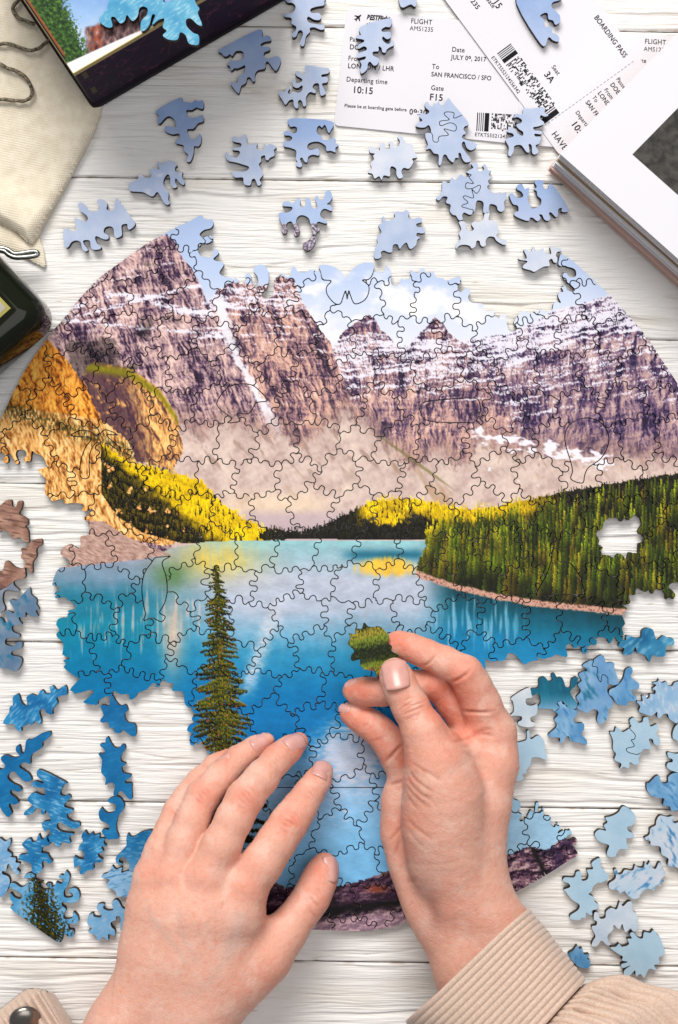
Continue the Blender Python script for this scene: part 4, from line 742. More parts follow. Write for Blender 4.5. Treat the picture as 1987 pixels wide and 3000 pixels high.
class Field:
    def __init__(self, lo, hi, vox):
        self.lo = np.array(lo); self.v = vox; self.n = np.ceil((np.array(hi)-self.lo)/vox).astype(int)+1
        self.ax = [(self.lo[k]+np.arange(self.n[k])*vox).astype(np.float32) for k in range(3)]
        self.f = np.full(self.n, 0.02, np.float32)
    def blank(self): return np.full(self.n, 0.02, np.float32)
    def cone(self, f, a, ra, b, rb, k, sq=(1,1,1)):
        """smooth-union a round cone into f"""
        m = max(ra, rb)+0.012; lo = np.minimum(a, b)-m; hi = np.maximum(a, b)+m
        i0 = np.clip(((lo-self.lo)/self.v).astype(int), 0, self.n); i1 = np.clip(((hi-self.lo)/self.v).astype(int)+2, 0, self.n)
        if (i1 <= i0).any(): return
        X = self.ax[0][i0[0]:i1[0], None, None]; Y = self.ax[1][None, i0[1]:i1[1], None]; Z = self.ax[2][None, None, i0[2]:i1[2]]
        d = b-a; L2 = float(d@d)+1e-12
        px_, py_, pz_ = X-a[0], Y-a[1], Z-a[2]
        t = np.clip((px_*d[0]+py_*d[1]+pz_*d[2])/L2, 0, 1)
        q = np.sqrt((px_-t*d[0])**2+(py_-t*d[1])**2+(pz_-t*d[2])**2)-(ra+(rb-ra)*t)
        s = f[i0[0]:i1[0], i0[1]:i1[1], i0[2]:i1[2]]
        h = np.clip(0.5+0.5*(s-q)/k, 0, 1); s[...] = s*(1-h)+q*h-k*h*(1-h)
    def chain(self, nodes, k, f=None):
        if f is None: f = self.blank()
        w = [w3(*n) for n in nodes]
        for (a, ra), (b, rb) in zip(w[:-1], w[1:]): self.cone(f, a, ra, b, rb, k)
        return f
def smin(a, b, k):
    h = np.clip(0.5+0.5*(b-a)/k, 0, 1); return b*(1-h)+a*h-k*h*(1-h)
def surface_nets(F):
    f = F.f; n = np.array(f.shape); ins = f < 0
    c = np.zeros(n-1, np.int8)
    for dx in (0,1):
        for dy in (0,1):
            for dz in (0,1): c += ins[dx:n[0]-1+dx, dy:n[1]-1+dy, dz:n[2]-1+dz]
    act = (c > 0) & (c < 8); I, J, K = np.nonzero(act); vid = np.full(act.shape, -1, np.int32); vid[act] = np.arange(len(I))
    pos = np.zeros((len(I), 3)); cnt = np.zeros(len(I))
    for axn in range(3):
        o1, o2 = [k for k in range(3) if k != axn]
        for u in (0,1):
            for v in (0,1):
                d = [0,0,0]; d[o1] = u; d[o2] = v; e = list(d); e[axn] = 1
                a = f[I+d[0], J+d[1], K+d[2]]; b = f[I+e[0], J+e[1], K+e[2]]
                m = (a < 0) != (b < 0); t = np.where(m, a/np.where(m, a-b, 1), 0)
                p = np.stack([I+d[0], J+d[1], K+d[2]], 1).astype(float); p[:, axn] += t
                pos += p*m[:, None]; cnt += m
    V = pos/cnt[:, None]*F.v+F.lo
    quads = []
    for axn in range(3):
        o1, o2 = (axn+1) % 3, (axn+2) % 3
        sl0 = [slice(None)]*3; sl1 = [slice(None)]*3; sl0[axn] = slice(0, -1); sl1[axn] = slice(1, None)
        a = ins[tuple(sl0)]; b = ins[tuple(sl1)]
        for flip, m in ((0, a & ~b), (1, ~a & b)):
            P_ = np.stack(np.nonzero(m), 1); ok = (P_[:, o1] > 0) & (P_[:, o2] > 0) & (P_[:, o1] < n[o1]-1) & (P_[:, o2] < n[o2]-1); P_ = P_[ok]
            def g(u, v):
                q = P_.copy(); q[:, o1] -= u; q[:, o2] -= v; return vid[q[:,0], q[:,1], q[:,2]]
            Q = np.stack([g(1,1), g(0,1), g(0,0), g(1,0)], 1)
            quads.append(Q[:, ::-1] if flip else Q)
    return V, np.concatenate(quads)
def lap(V, Q, it, lam=0.5):
    e = np.concatenate([Q[:, [0,1]], Q[:, [1,2]], Q[:, [2,3]], Q[:, [3,0]]]); deg = np.bincount(e.ravel(), minlength=len(V)).astype(float)
    for _ in range(it):
        acc = np.stack([np.bincount(e[:,0], V[e[:,1], k], len(V))+np.bincount(e[:,1], V[e[:,0], k], len(V)) for k in range(3)], 1)
        V = V+lam*(acc/deg[:, None]-V)
    return V
def vnormals(V, Q):
    n = np.cross(V[Q[:,2]]-V[Q[:,0]], V[Q[:,3]]-V[Q[:,1]]); N = np.stack([sum(np.bincount(Q[:,c], n[:,k], len(V)) for c in range(4)) for k in range(3)], 1)
    return N/(np.linalg.norm(N, axis=1, keepdims=True)+1e-12)
def seg_dist(x, y, pts):
    d = np.full(x.shape, 1e9)
    for (ax, ay), (bx, by) in zip(pts[:-1], pts[1:]):
        dx, dy = bx-ax, by-ay; t = np.clip(((x-ax)*dx+(y-ay)*dy)/(dx*dx+dy*dy+1e-9), 0, 1); d = np.minimum(d, np.hypot(x-ax-t*dx, y-ay-t*dy))
    return d
def make_hand(name, label, F, creases, red, cool, nails, relief=()):
    V, Q = surface_nets(F); V = lap(V, Q, 3); N = vnormals(V, Q)
    kk = S*(H-V[:,2])/H; px = V[:,0]/kk+W0/2; py = H0/2-V[:,1]/kk; zmm = V[:,2]*1000
    disp = np.zeros(len(V)); dark = np.zeros(len(V)); up = smoothstep(0.0, 0.35, N[:,2])
    for pts, depth, wid, zmin in creases:
        p = catmull(pts, 5, False); mn = p.min(0)-30; mx = p.max(0)+30
        m = (px > mn[0]) & (px < mx[0]) & (py > mn[1]) & (py < mx[1]) & (zmm > zmin)
        if not m.any(): continue
        d = seg_dist(px[m], py[m], p); e = np.exp(-(d/wid)**2)
        ends = np.minimum(np.hypot(px[m]-p[0,0], py[m]-p[0,1]), np.hypot(px[m]-p[-1,0], py[m]-p[-1,1])); e = e*smoothstep(-2, max(26, 3*wid), ends)
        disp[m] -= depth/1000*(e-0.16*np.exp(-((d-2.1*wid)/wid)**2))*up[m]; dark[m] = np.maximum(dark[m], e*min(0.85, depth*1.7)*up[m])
    for (x_, y_, rx, amt, zmin) in relief:
        m = zmm > zmin; disp += amt/1000*np.exp(-((px-x_)**2+(py-y_)**2)/rx**2)*m*up
    disp += 0.00022*fbm(px/26, py/26, 71, 3)+0.00010*perlin(px/7, py/7, 72)
    V2 = V+N*disp[:, None]
    base = np.array([0.70, 0.385, 0.292]); rd = np.array([0.68, 0.215, 0.14]); pale = np.array([0.755, 0.48, 0.385]); bl = np.array([0.50, 0.36, 0.315])
    a = np.zeros(len(V))
    for (x_, y_, r_, w_) in red: a = np.maximum(a, w_*np.exp(-((px-x_)**2+(py-y_)**2)/r_**2))
    a = np.clip(a*(1+0.35*fbm(px/30, py/30, 73, 3)), 0, 1)[:, None]
    c = base*(1-a)+rd*a
    m1 = (0.7*smoothstep(-0.1, 0.5, fbm(px/70, py/70, 74, 3)))[:, None]; c = c*(1-m1)+pale*m1
    m2 = (0.26*smoothstep(0.0, 0.5, fbm(px/16, py/16, 75, 3))+0.16*smoothstep(0.1,0.6,perlin(px/5,py/5,76)))[:, None]; c = c*(1-m2)+rd*m2
    for pts, w_, amt in cool:
        d = seg_dist(px, py, catmull(pts, 4, False)); m3 = (amt*np.exp(-(d/w_)**2)*smoothstep(0.2,0.6,N[:,2]))[:, None]; c = c*(1-m3)+bl*m3
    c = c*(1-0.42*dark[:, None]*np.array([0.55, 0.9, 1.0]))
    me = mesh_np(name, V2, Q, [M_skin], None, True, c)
    o = link(name, me); tag(o, label, 'hand')
    from mathutils.bvhtree import BVHTree
    bv = BVHTree.FromPolygons([Vector(v) for v in V2], [tuple(q) for q in Q.tolist()])
    for (cx, cy, dx, dy, ln, wd, bend, seat) in nails:
        w, _ = w3(cx, cy, 0); dirv = (Vector(w)-Vector((0,0,H))).normalized()
        hit, nrm, _, _ = bv.ray_cast(Vector((0,0,H)), dirv)
        if hit is None: print('nail miss', cx, cy); continue
        Nn = nrm.normalized(); A = Vector((dx, -dy, 0)).normalized(); A = (A-Nn*A.dot(Nn)).normalized(); B = Nn.cross(A)
        lm, wm = ln*S*0.95/2, wd*S*0.95/2
        nu, nv = 15, 15; VV = []; 
        for layer in (0, 1):
            for i in range(nu):
                u = -1+2*i/(nu-1)
                for j in range(nv):
                    v = -1+2*j/(nv-1)
                    # squircle mapping: flat cuticle end rounded, free edge softly rounded
                    uu = u*math.sqrt(max(0, 1-0.36*v*v)) if u < 0 else u*math.sqrt(max(0, 1-0.26*v*v))
                    vv = v*math.sqrt(max(0, 1-0.22*u*u)) if u < 0 else v*math.sqrt(max(0, 1-0.10*u*u))
                    rim = max(abs(u), abs(v))
                    h = -bend*wm*(vv**2)*0.85-0.10*lm*(uu**2)*(1.0 if uu > 0 else 0.6)+seat/1000-layer*0.0006-(0.00035*max(0, rim-0.85)/0.15 if not (u > 0.8) else 0)
                    VV.append(hit+A*(uu*lm)+B*(vv*wm)+Nn*h)
        FF = []
        for i in range(nu-1):
            for j in range(nv-1):
                a0 = i*nv+j; FF.append((a0, a0+1, a0+nv+1, a0+nv)[::-1]); b0 = a0+nu*nv; FF.append((b0, b0+1, b0+nv+1, b0+nv))
        ring = [i*nv for i in range(nu)]+[(nu-1)*nv+j for j in range(1, nv)]+[i*nv+nv-1 for i in range(nu-2, -1, -1)]+[j for j in range(nv-2, 0, -1)]
        for q in range(len(ring)):
            a0, b0 = ring[q], ring[(q+1) % len(ring)]; FF.append((a0, b0, b0+nu*nv, a0+nu*nv))
        nm = mesh_np('fingernail', np.array([tuple(v) for v in VV]), np.array(FF), [M_nail], None, True)
        bm = bmesh.new(); bm.from_mesh(nm); bmesh.ops.recalc_face_normals(bm, faces=bm.faces); bm.to_mesh(nm); bm.free()
        for p in nm.polygons: p.use_smooth = True
        link('fingernail', nm, o)
    return o
def R3(pts, ox=200, oy=2100, k=1.845):
    v = [float(s) for s in pts.replace(',', ' ').split()]; return [(ox+x/k, oy+y/k) for x, y in zip(v[0::2], v[1::2])]
def R1(pts): return R3(pts, 950, 1800, 2.6133)
def R2(pts): return R3(pts, 1050, 2200, 2.8509)
def knuckle(cx, cy, dx, dy, w, n, sp, depth, zmin, wid=2.2):
    """arcs across a finger joint"""
    L = math.hypot(dx, dy); ax, ay = dx/L, dy/L; bx, by = -ay, ax; out = []
    rr = random.Random(int(cx*7+cy)); 
    for i in range(n):
        o = (i-(n-1)/2)*sp; cur = o*0.35; s = w*(1-0.25*abs(i-(n-1)/2)/max(1, n/2))*rr.uniform(0.7, 1.0); sh = rr.uniform(-0.2, 0.2)*w
        pts = []
        for q in (-1, -0.5, 0, 0.5, 1):
            pts.append((cx+bx*(q*s+sh)+ax*(o+cur*(1-q*q)*1.2+rr.uniform(-2, 2)), cy+by*(q*s+sh)+ay*(o+cur*(1-q*q)*1.2+rr.uniform(-2, 2))))
        out.append((pts, depth*rr.uniform(0.6, 1.1), wid, zmin))
    return out
def build_left_hand():
    VX = 0.00078
    F = Field((-0.185, -0.345, -0.002), (0.015, -0.105, 0.085), VX)
    idx = F.chain([(947,2258,11,29),(930,2288,16,35),(905,2325,22,40),(878,2366,30,46),(846,2412,35,52),(808,2470,39,54),(768,2530,42,58),(722,2592,43,66)], 0.005)
    mid = F.chain([(876,2173,11,28),(846,2196,16,35),(812,2224,22,40),(766,2280,31,46),(718,2338,36,51),(686,2400,41,51),(650,2474,44,54),(606,2564,45,62)], 0.005)
    rng_ = F.chain([(781,2171,9,25),(746,2192,11,31),(700,2224,15,37),(648,2276,22,42),(594,2334,28,46),(564,2400,34,47),(536,2470,38,49),(506,2562,41,58)], 0.005)
    pin = F.chain([(664,2212,8,19),(628,2240,9.5,26),(582,2288,12,32),(550,2332,16,36),(521,2378,20,39),(497,2434,26,40),(474,2490,34,45),(448,2562,36,56)], 0.005)
    thu = F.chain([(952,2536,13,37),(942,2562,16,44),(926,2600,20,46),(908,2638,24,48),(872,2684,27,48),(832,2738,30,58),(776,2800,34,74),(690,2868,38,86)], 0.006)
    palm = F.blank()
    for n in ([(718,2602,43,62),(690,2680,43,72),(640,2800,42,80),(600,2890,40,84)], [(603,2582,45,60),(585,2680,46,74),(560,2800,44,80),(545,2890,40,84)], [(505,2580,42,56),(500,2680,43,72),(490,2790,42,80),(490,2880,40,80)], [(446,2580,36,50),(448,2660,36,64),(440,2780,38,74),(436,2870,39,78)]):
        F.chain(n, 0.012, palm)
    F.chain([(780,2790,32,56),(700,2730,36,60)], 0.012, palm)          # web of the thumb
    arm = F.blank()
    F.chain([(600,2890,40,84),(520,3010,40,92),(380,3190,40,100)], 0.014, arm)
    F.chain([(440,2875,39,76),(370,2990,40,90),(240,3170,40,100)], 0.014, arm)
    F.chain([(700,2868,38,80),(600,2960,39,86),(460,3110,40,90)], 0.014, arm)
    f = palm
    f = smin(f, arm, 0.016); f = smin(f, thu, 0.008)
    g = smin(smin(smin(idx, mid, 0.002), rng_, 0.002), pin, 0.002)
    f = smin(f, g, 0.0042)
    F.f = f
    cr = []
    for (cx, cy, dx, dy, w, n, sp) in ((848,2408,60,-95,34,5,11),(720,2336,95,-110,33,5,11),(594,2330,105,-110,28,4,10),(521,2376,60,-85,18,3,9),(905,2326,40,-62,22,2,9),(812,2224,60,-48,22,3,8),(700,2224,78,-52,20,3,8),(582,2288,46,-46,12,2,8)):
        cr += knuckle(cx, cy, dx, dy, w, n, sp, 0.42, 8, 3.0)
    cr += knuckle(922,2620,-35,60,20,3,12,0.4,8,3.0)
    cr += [(R3('1300,960 1340,1010 1370,1030'),0.5,3.5,8),(R3('1290,1030 1330,1070 1350,1100'),0.4,3.5,8)]
    red = [(946,2258,46,.9),(875,2174,46,.9),(780,2172,42,.85),(664,2212,30,.6),(955,2540,62,.85),(848,2410,44,.75),(720,2336,44,.7),(594,2332,40,.7),(522,2376,30,.55),(915,2630,55,.5),(724,2590,60,.4),(606,2560,60,.25),(508,2552,55,.3),(448,2562,50,.35),(800,2640,60,.3),(770,2860,90,.3),(880,2340,40,.3)]
    cool = [(R3('640,1330 560,1220 480,1130 430,1040'),10,.35),(R3('700,1330 620,1180 600,1050'),10,.3),(R3('860,1290 900,1180 930,1090'),26,.55),(R3('820,1340 760,1440 640,1500'),14,.3)]
    nails = [(946,2252,0.42,-0.9,72,58,0.6,0.5),(866,2170,0.72,-0.66,74,56,0.62,0.5),(766,2172,0.80,-0.56,70,50,0.62,0.5),(648,2219,0.72,-0.66,56,38,0.7,0.45),(976,2546,0.45,-0.88,80,58,0.6,0.5)]
    rel = [(722,2592,40,0.5,30),(606,2560,40,0.5,30),(508,2552,38,0.5,30),(448,2562,34,0.4,25),(690,2720,26,0.6,25),(592,2700,22,0.5,25),(640,2640,22,0.4,25),(770,2760,40,-1.2,20)]
    return make_hand('left_hand', 'bare left hand resting palm down on the puzzle with spread fingers', F, cr, red, cool, nails, rel)
def build_right_hand():
    VX = 0.00078
    F = Field((0.0, -0.36, 0.0), (0.135, -0.055, 0.095), VX)
    thu = F.chain([(1156,1968,56,40),(1162,1986,57,46),(1178,2024,59,48),(1206,2076,60,52),(1240,2140,62,53),(1272,2215,62,66)], 0.004)
    then = F.chain([(1240,2140,62,54),(1278,2230,60,76),(1298,2320,56,104),(1300,2420,52,108),(1315,2520,48,104),(1345,2610,46,100)], 0.012)
    idx = F.chain([(1090,1934,34,32),(1128,1908,35,36),(1170,1888,37,36),(1206,1898,41,38),(1250,1916,45,40),(1305,1940,48,43),(1364,1970,50,47),(1386,2010,47,52),(1408,2060,44,56),(1440,2140,40,68)], 0.004)
    mid = F.chain([(1040,2024,27,36),(1075,2026,30,39),(1120,2026,33,40),(1200,2008,36,41),(1275,2000,38,43),(1320,2050,34,45),(1380,2130,30,56)], 0.004)
    rin = F.chain([(1029,2090,22,34),(1055,2104,24,38),(1085,2122,26,41),(1118,2148,27,43),(1150,2186,28,48),(1172,2225,27,50),(1188,2262,27,50)], 0.004)
    pal = F.chain([(1192,2310,26,58),(1188,2350,26,60),(1192,2440,26,66),(1222,2530,28,72),(1262,2610,32,80),(1300,2680,38,86)], 0.010)
    met = F.chain([(1448,2150,40,64),(1444,2240,42,62),(1418,2360,44,66),(1402,2470,44,66),(1396,2560,44,70),(1404,2640,44,80)], 0.012)
    F.chain([(1385,2120,30,62),(1360,2250,32,80),(1330,2450,34,90)], 0.012, met)
    F.chain([(1190,2265,27,50),(1260,2260,26,60),(1330,2230,26,70)], 0.010, met)
    web = F.chain([(1262,2190,56,46),(1330,2205,47,44),(1400,2190,42,46)], 0.010)
    arm = F.blank()
    F.chain([(1404,2630,44,80),(1500,2800,46,110),(1600,2960,48,122)], 0.014, arm)
    F.chain([(1300,2670,38,82),(1390,2840,42,104),(1480,3000,46,118)], 0.014, arm)
    f = smin(met, pal, 0.004); f = smin(f, then, 0.006); f = smin(f, web, 0.008); f = smin(f, arm, 0.014)
    f = smin(f, idx, 0.004); f = smin(f, thu, 0.006); f = smin(f, mid, 0.0015); f = smin(f, rin, 0.0022)
    F.f = f
    cr = knuckle(1208,2076,-30,-60,32,6,9,0.40,30,2.8)
    cr += [(R1('565,745 620,700 690,690 785,655'),0.5,2.6,40),(R1('580,780 650,745 720,720 790,690'),0.5,2.6,40),(R1('590,810 660,790 760,760'),0.3,2.6,40),
           (R1('735,395 780,385 820,350 850,290'),0.7,4,20),(R1('955,520 1010,505 1070,470 1125,420'),0.9,4.5,20),(R1('1040,735 1110,745 1200,750 1300,745'),0.9,4.5,20),
           (R1('990,975 1060,955 1130,925 1220,915 1320,930'),0.7,5,20),(R1('1020,1005 1080,1010 1150,1010'),0.3,5,20),(R1('1040,1030 1130,1090 1200,1130'),0.25,5,20),(R1('1110,890 1160,900 1260,880 1320,900'),0.45,5,20),
           (R1('465,1140 510,1090 560,1035 605,990'),1.0,4.5,5),(R1('490,1310 540,1295 620,1275'),1.1,4.5,5),(R1('350,975 430,950 490,925'),0.35,4,5),(R1('270,865 330,840 350,790'),0.35,4,5),
           (R2('420,150 470,230 560,300 640,350'),0.45,4.5,20),(R2('405,200 450,290 530,360 620,420'),0.45,4.5,20),(R2('400,270 440,340 510,410 600,480'),0.35,4.5,20),(R2('440,90 520,150 620,200 720,270'),0.35,4.5,20),(R2('400,360 450,440 520,500'),0.3,4.5,20),(R2('400,560 480,640 560,700 640,760'),0.25,5,20),(R2('410,640 480,740 560,820'),0.2,5,20),
           (R2('240,760 300,700 350,640 370,580'),0.5,5,5),(R2('290,900 320,800 350,720'),0.5,6,5),(R2('540,955 700,945 860,915'),0.12,5,20),(R2('380,1110 470,1080 520,1090'),0.4,6,10),(R2('560,1150 610,1280 640,1400 700,1560'),0.5,20,10)]
    red = [(1165,1886,60,.95),(1040,2024,70,.95),(1030,2090,70,.95),(1120,2150,70,.8),(1160,2230,70,.75),(1300,2040,110,.95),(1250,1915,60,.6),(1364,1970,60,.6),(1400,2060,80,.5),(1360,2140,80,.65),(1340,2180,60,.6),(1158,1970,60,.45),(1210,2080,45,.5),(1180,2400,70,.45),(1190,2500,70,.35),(1280,2220,70,.3),(1470,2200,70,.3),(1300,2650,90,.3),(1420,2300,100,.2)]
    cool = [(R2('560,1150 620,1330 660,1480'),30,.35),(R2('480,900 560,960 700,980'),40,.25)]
    nails = [(1159,1974,-0.2,-1.0,96,76,0.5,0.75),(1028,2000,-0.9,-0.25,46,34,0.5,0.3),(1008,2074,-0.8,-0.4,46,30,0.5,0.3)]
    rel = [(1330,2145,34,-1.5,20),(1255,2300,40,0.6,40)]
    return make_hand('right_hand', 'bare right hand pinching a small green jigsaw piece between thumb and forefinger', F, cr, red, cool, nails, rel)
HELD = T('H', '1045,1285 1070,1310 1110,1315 1145,1310 1190,1350 1210,1385 1195,1415 1225,1440 1220,1470 1270,1500 1245,1530 1240,1600 1200,1660 1140,1650 1100,1575 1075,1590 1045,1590 1020,1565 1015,1525 965,1535 960,1500 980,1470 940,1425 955,1385 945,1355 985,1360 990,1325 1030,1325')
def build_held():
    poly = catmull(HELD, 5); X, Y, F, h = loose_field(poly)
    me = piece_mesh('jigsaw_piece', F, X[0,0], Y[0,0], h, 0.0, FOREST2, bottom=True)
    c = poly.mean(0); zc = 0.0425
    o = link('jigsaw_piece', me)
    c0 = P(c[0], c[1], PT); k = (H-zc)/(H-PT)
    o.matrix_world = Matrix.Translation(P(c[0], c[1], zc)) @ Matrix.Rotation(math.radians(4), 4, 'Y') @ Matrix.Rotation(math.radians(-3), 4, 'X') @ Matrix.Scale(k, 4) @ Matrix.Translation(Vector((-c0.x, -c0.y, 0)))
    tag(o, 'mossy green jigsaw piece with yellow stripes held up by the right hand', 'jigsaw piece')
if BUILD in ('all', 'hands'):
    build_left_hand(); build_right_hand(); build_held()
# ------------------------------------------------------------------ props round the puzzle
def prism(name, pts, z0, z1, mats, parent=None, bevel=0.0, seg=2, inplane_z=None):
    """closed prism from image-pixel outline seen at height inplane_z (default z1)"""
    zz = z1 if inplane_z is None else inplane_z
    bm = bmesh.new(); vs = []
    for x, y in pts:
        p = P(x, y, zz); vs.append(bm.verts.new((p.x, p.y, z0)))
    f = bm.faces.new(vs)
    if f.normal.z > 0: f.normal_flip()
    r = bmesh.ops.extrude_face_region(bm, geom=[f]); bmesh.ops.translate(bm, vec=(0,0,z1-z0), verts=[v for v in r['geom'] if isinstance(v, bmesh.types.BMVert)])
    bmesh.ops.recalc_face_normals(bm, faces=bm.faces)
    if bevel: bmesh.ops.bevel(bm, geom=[e for e in bm.edges], offset=bevel, segments=seg, affect='EDGES', profile=0.6)
    me = bpy.data.meshes.new(name); bm.to_mesh(me); bm.free()
    for m in (mats if isinstance(mats, (list, tuple)) else [mats]): me.materials.append(m)
    return link(name, me, parent)
def tube(name, pts, r, m, parent=None, n=8, closed=False):
    p = np.array(pts, float); k = len(p); V = []; Fq = []
    for i in range(k):
        a = p[max(i-1, 0)]; b = p[min(i+1, k-1)]; t = Vector(b-a).normalized(); u = t.orthogonal().normalized() if abs(t.z) > 0.9 else t.cross(Vector((0,0,1))).normalized(); w = u.cross(t)
        for j in range(n):
            an = 2*math.pi*j/n; V.append(tuple(Vector(p[i])+u*(r*math.cos(an))+w*(r*math.sin(an))))
    for i in range(k-1):
        for j in range(n): Fq.append((i*n+j, i*n+(j+1) % n, (i+1)*n+(j+1) % n, (i+1)*n+j))
    me = mesh_np(name, np.array(V), np.array(Fq), [m], None, True); return link(name, me, parent)
def rounded(pts, r, n=6):
    out = []; m = len(pts)
    for i in range(m):
        p0, p1, p2 = Vector(pts[i-1]), Vector(pts[i]), Vector(pts[(i+1) % m]); a = (p0-p1).normalized(); b = (p2-p1).normalized()
        s = p1+a*r; e = p1+b*r
        for k in range(n+1):
            t = k/n; q = s*(1-t)**2+p1*(2*t*(1-t))+e*t*t; out.append((q.x, q.y))
    return out
M_ink = mat('black_print', (0.012,0.012,0.016), 0.8, Specular_IOR_Level=0.1)
def text(s, px, py, cap, ang, z, parent, m=None, name='printed_text', sx=1.0, bold=0.0, shear=0.0):
    """lettering as a flat mesh: lower-left corner at (px, py), capital height in photograph pixels, angle clockwise"""
    cu = bpy.data.curves.new('lettering', 'FONT'); cu.body = s; cu.size = 1.0; cu.offset = 0.0 if 'AMS' in s else 0.008+2.0*bold; cu.space_character = 1.06; cu.shear = shear; cu.resolution_u = 8
    ob = bpy.data.objects.new('lettering', cu); C.objects.link(ob); dg = bpy.context.evaluated_depsgraph_get()
    me = bpy.data.meshes.new_from_object(ob.evaluated_get(dg)); bpy.data.objects.remove(ob)
    me.materials.clear(); me.materials.append(m or M_ink)
    k = cap*S*(H-z)/H/0.69; a = -math.radians(ang); p = P(px, py, z)
    me.transform(Matrix.Translation((p.x, p.y, z)) @ Matrix.Rotation(a, 4, 'Z') @ Matrix.Diagonal((k*sx, k, 1, 1)))
    return link(name, me, parent)
def rects(name, items, m, parent, z):
    """flat printed bars: list of 4-corner pixel quads joined as one printed mark"""
    V = []; Fq = []
    for q in items:
        b = len(V)
        for x, y in q: V.append(tuple(P(x, y, z)))
        Fq.append((b+3, b+2, b+1, b))
    return link(name, mesh_np(name, np.array(V), np.array(Fq), [m]), parent)
def frame(ox, oy, ang):
    a = math.radians(ang); c, s = math.cos(a), math.sin(a)
    return lambda u, v: (ox+u*c-v*s, oy+u*s+v*c)
# ---- boarding passes
M_card = mat('white_card', (0.70,0.685,0.73), 0.6, Specular_IOR_Level=0.2); noise_bump(M_card, 900, 0.1, 0.0002)
def barcode(fr, u0, v0, L, hgt, z, parent, seed, solid=(0.12, 0.2)):
    rr = random.Random(seed); it = []
    def q(u1, u2, v1, v2): it.append([fr(u1, v1), fr(u2, v1), fr(u2, v2), fr(u1, v2)])
    u = u0
    for w in (3, 2.2, 2.2, 2.6): q(u, u+w, v0, v0+hgt); u += w+3.2
    q(u, u+13, v0, v0+hgt); u += 20
    cell = 4.6
    while u < u0+L:
        v = v0
        while v < v0+hgt-cell:
            if rr.random() < 0.46:
                wv = rr.choice([1, 1, 2]); q(u, u+cell*rr.choice([0.6, 0.9]), v, min(v+cell*0.9*wv, v0+hgt))
            v += cell
        u += cell
    return rects('printed_barcode', it, M_ink, parent, z)
def build_passes():
    # lowest pass, almost upright
    t = 0.0006
    fr = frame(*T('B','930,65')[0], 4.6)
    c = [T('B','930,62')[0], (1440,75), (1585,420), T('B','848,820')[0]]
    c = [T('B','930,62')[0], T('C','0,115')[0], (1560,78), (1535,424), T('C','200,915')[0], T('B','848,822')[0]]
    root = empty('boarding_pass', P(1200,240)); tag(root, 'white boarding pass lying nearly upright with the flight logo', 'boarding pass', 'boarding passes')
    pts = rounded([T('B','930,60')[0], (1560,80), (1536,424), T('B','848,822')[0]], 14)
    root = prism('card', pts, 0.0001, t, M_card, root)
    z = t+0.0001; A = 4.0
    def tx(sx_, sy_, s, cap, tile='B', **k): 
        p = T(tile, [(sx_, sy_)])[0]; text(s, p[0], p[1], cap, A, z, root, **k)
    tx(1062,128,'BESTFlight',14,shear=0.25,bold=0.02,sx=0.72); tx(1058,172,'airlines',12,shear=0.25,bold=0.02,sx=0.8)
    tx(1352,152,'FLIGHT',14,sx=0.9); tx(1345,198,'AMS1235',13,bold=0.004,sx=0.9)
    tx(950,270,'Passenger name',13,sx=0.9); tx(950,322,'DOE / JOHN',14,bold=0.004,sx=0.9)
    tx(940,396,'From',14,sx=0.9); tx(938,446,'LONDON / LHR',14,bold=0.004,sx=0.9)
    tx(928,534,'Departing time',14,sx=0.92); tx(968,608,'10:15',19,bold=0.004,sx=0.95)
    tx(916,702,'Please be at boarding gate before',9.5,sx=0.92,bold=0.004); tx(1342,750,'09:30',16,sx=0.95,bold=0.004)
    tx(82,338,'Date',14,'C',sx=0.9); tx(78,388,'JULY 09, 2017',13,'C',bold=0.004,sx=0.88)
    tx(1490,450,'To',14,sx=0.9); tx(1486,500,'SAN FRANCISCO / SFO',13,bold=0.004,sx=0.87)
    tx(1484,590,'Gate',14,sx=0.9); tx(1474,656,'F15',19,bold=0.004,sx=0.95)
    f2 = frame(*T('C','250,738')[0], 3.2); barcode(f2, 0, 0, 150, 54, z, root, 4)
    tx(232,893,'ETKT55521245',10.5,'C',sx=0.95)
    # small aircraft mark
    ax, ay = T('B','1010,112')[0]
    pl = [(0,-11),(2.2,-7),(2.6,-2),(11,4),(11,7),(2.4,4),(2,9),(5,12),(5,14),(0,12.5),(-5,14),(-5,12),(-2,9),(-2.4,4),(-11,7),(-11,4),(-2.6,-2),(-2.2,-7)]
    an = math.radians(48); pm = [(ax+x*math.cos(an)-y*math.sin(an), ay+x*math.sin(an)+y*math.cos(an)) for x, y in pl]
    prism('printed_aircraft', pm, t+0.00005, t+0.00012, M_ink, root)
    # third pass: under the slanted one and the magazines, only its top right shows
    root = empty('boarding_pass', P(1880,180)); tag(root, 'boarding pass mostly hidden under the slanted pass and the magazines', 'boarding pass', 'boarding passes')
    root = prism('card', rounded([T('C','560,190')[0], T('C','1545,238')[0], T('C','1490,1000')[0], T('C','500,950')[0]], 12), 0.0008, 0.0012, M_card, root)
    z = 0.0013
    for sx_, sy_, s, cap, b in ((1348,285,'FLIGHT',14,0),(1342,334,'AMS1235',13,0.012),(1280,408,'Date',13,0)):
        p = T('C', [(sx_, sy_)])[0]; text(s, p[0], p[1], cap, 3.5, z, root, bold=b, sx=0.9)
    # slanted pass across
    root = empty('boarding_pass', P(1600,200)); tag(root, 'slanted boarding pass with long barcode, perforation and BOARDING PASS heading', 'boarding pass', 'boarding passes')
    a = math.degrees(math.atan2(1010, 745)); fr = frame(*T('C','40,0')[0], a)
    L = math.hypot(745, 1010)/2.24; wd_ = 356
    root = prism('card', rounded([fr(-260,0), fr(L+6,0), fr(L+6,-wd_), fr(-260,-wd_)], 12), 0.0014, 0.0018, M_card, root)
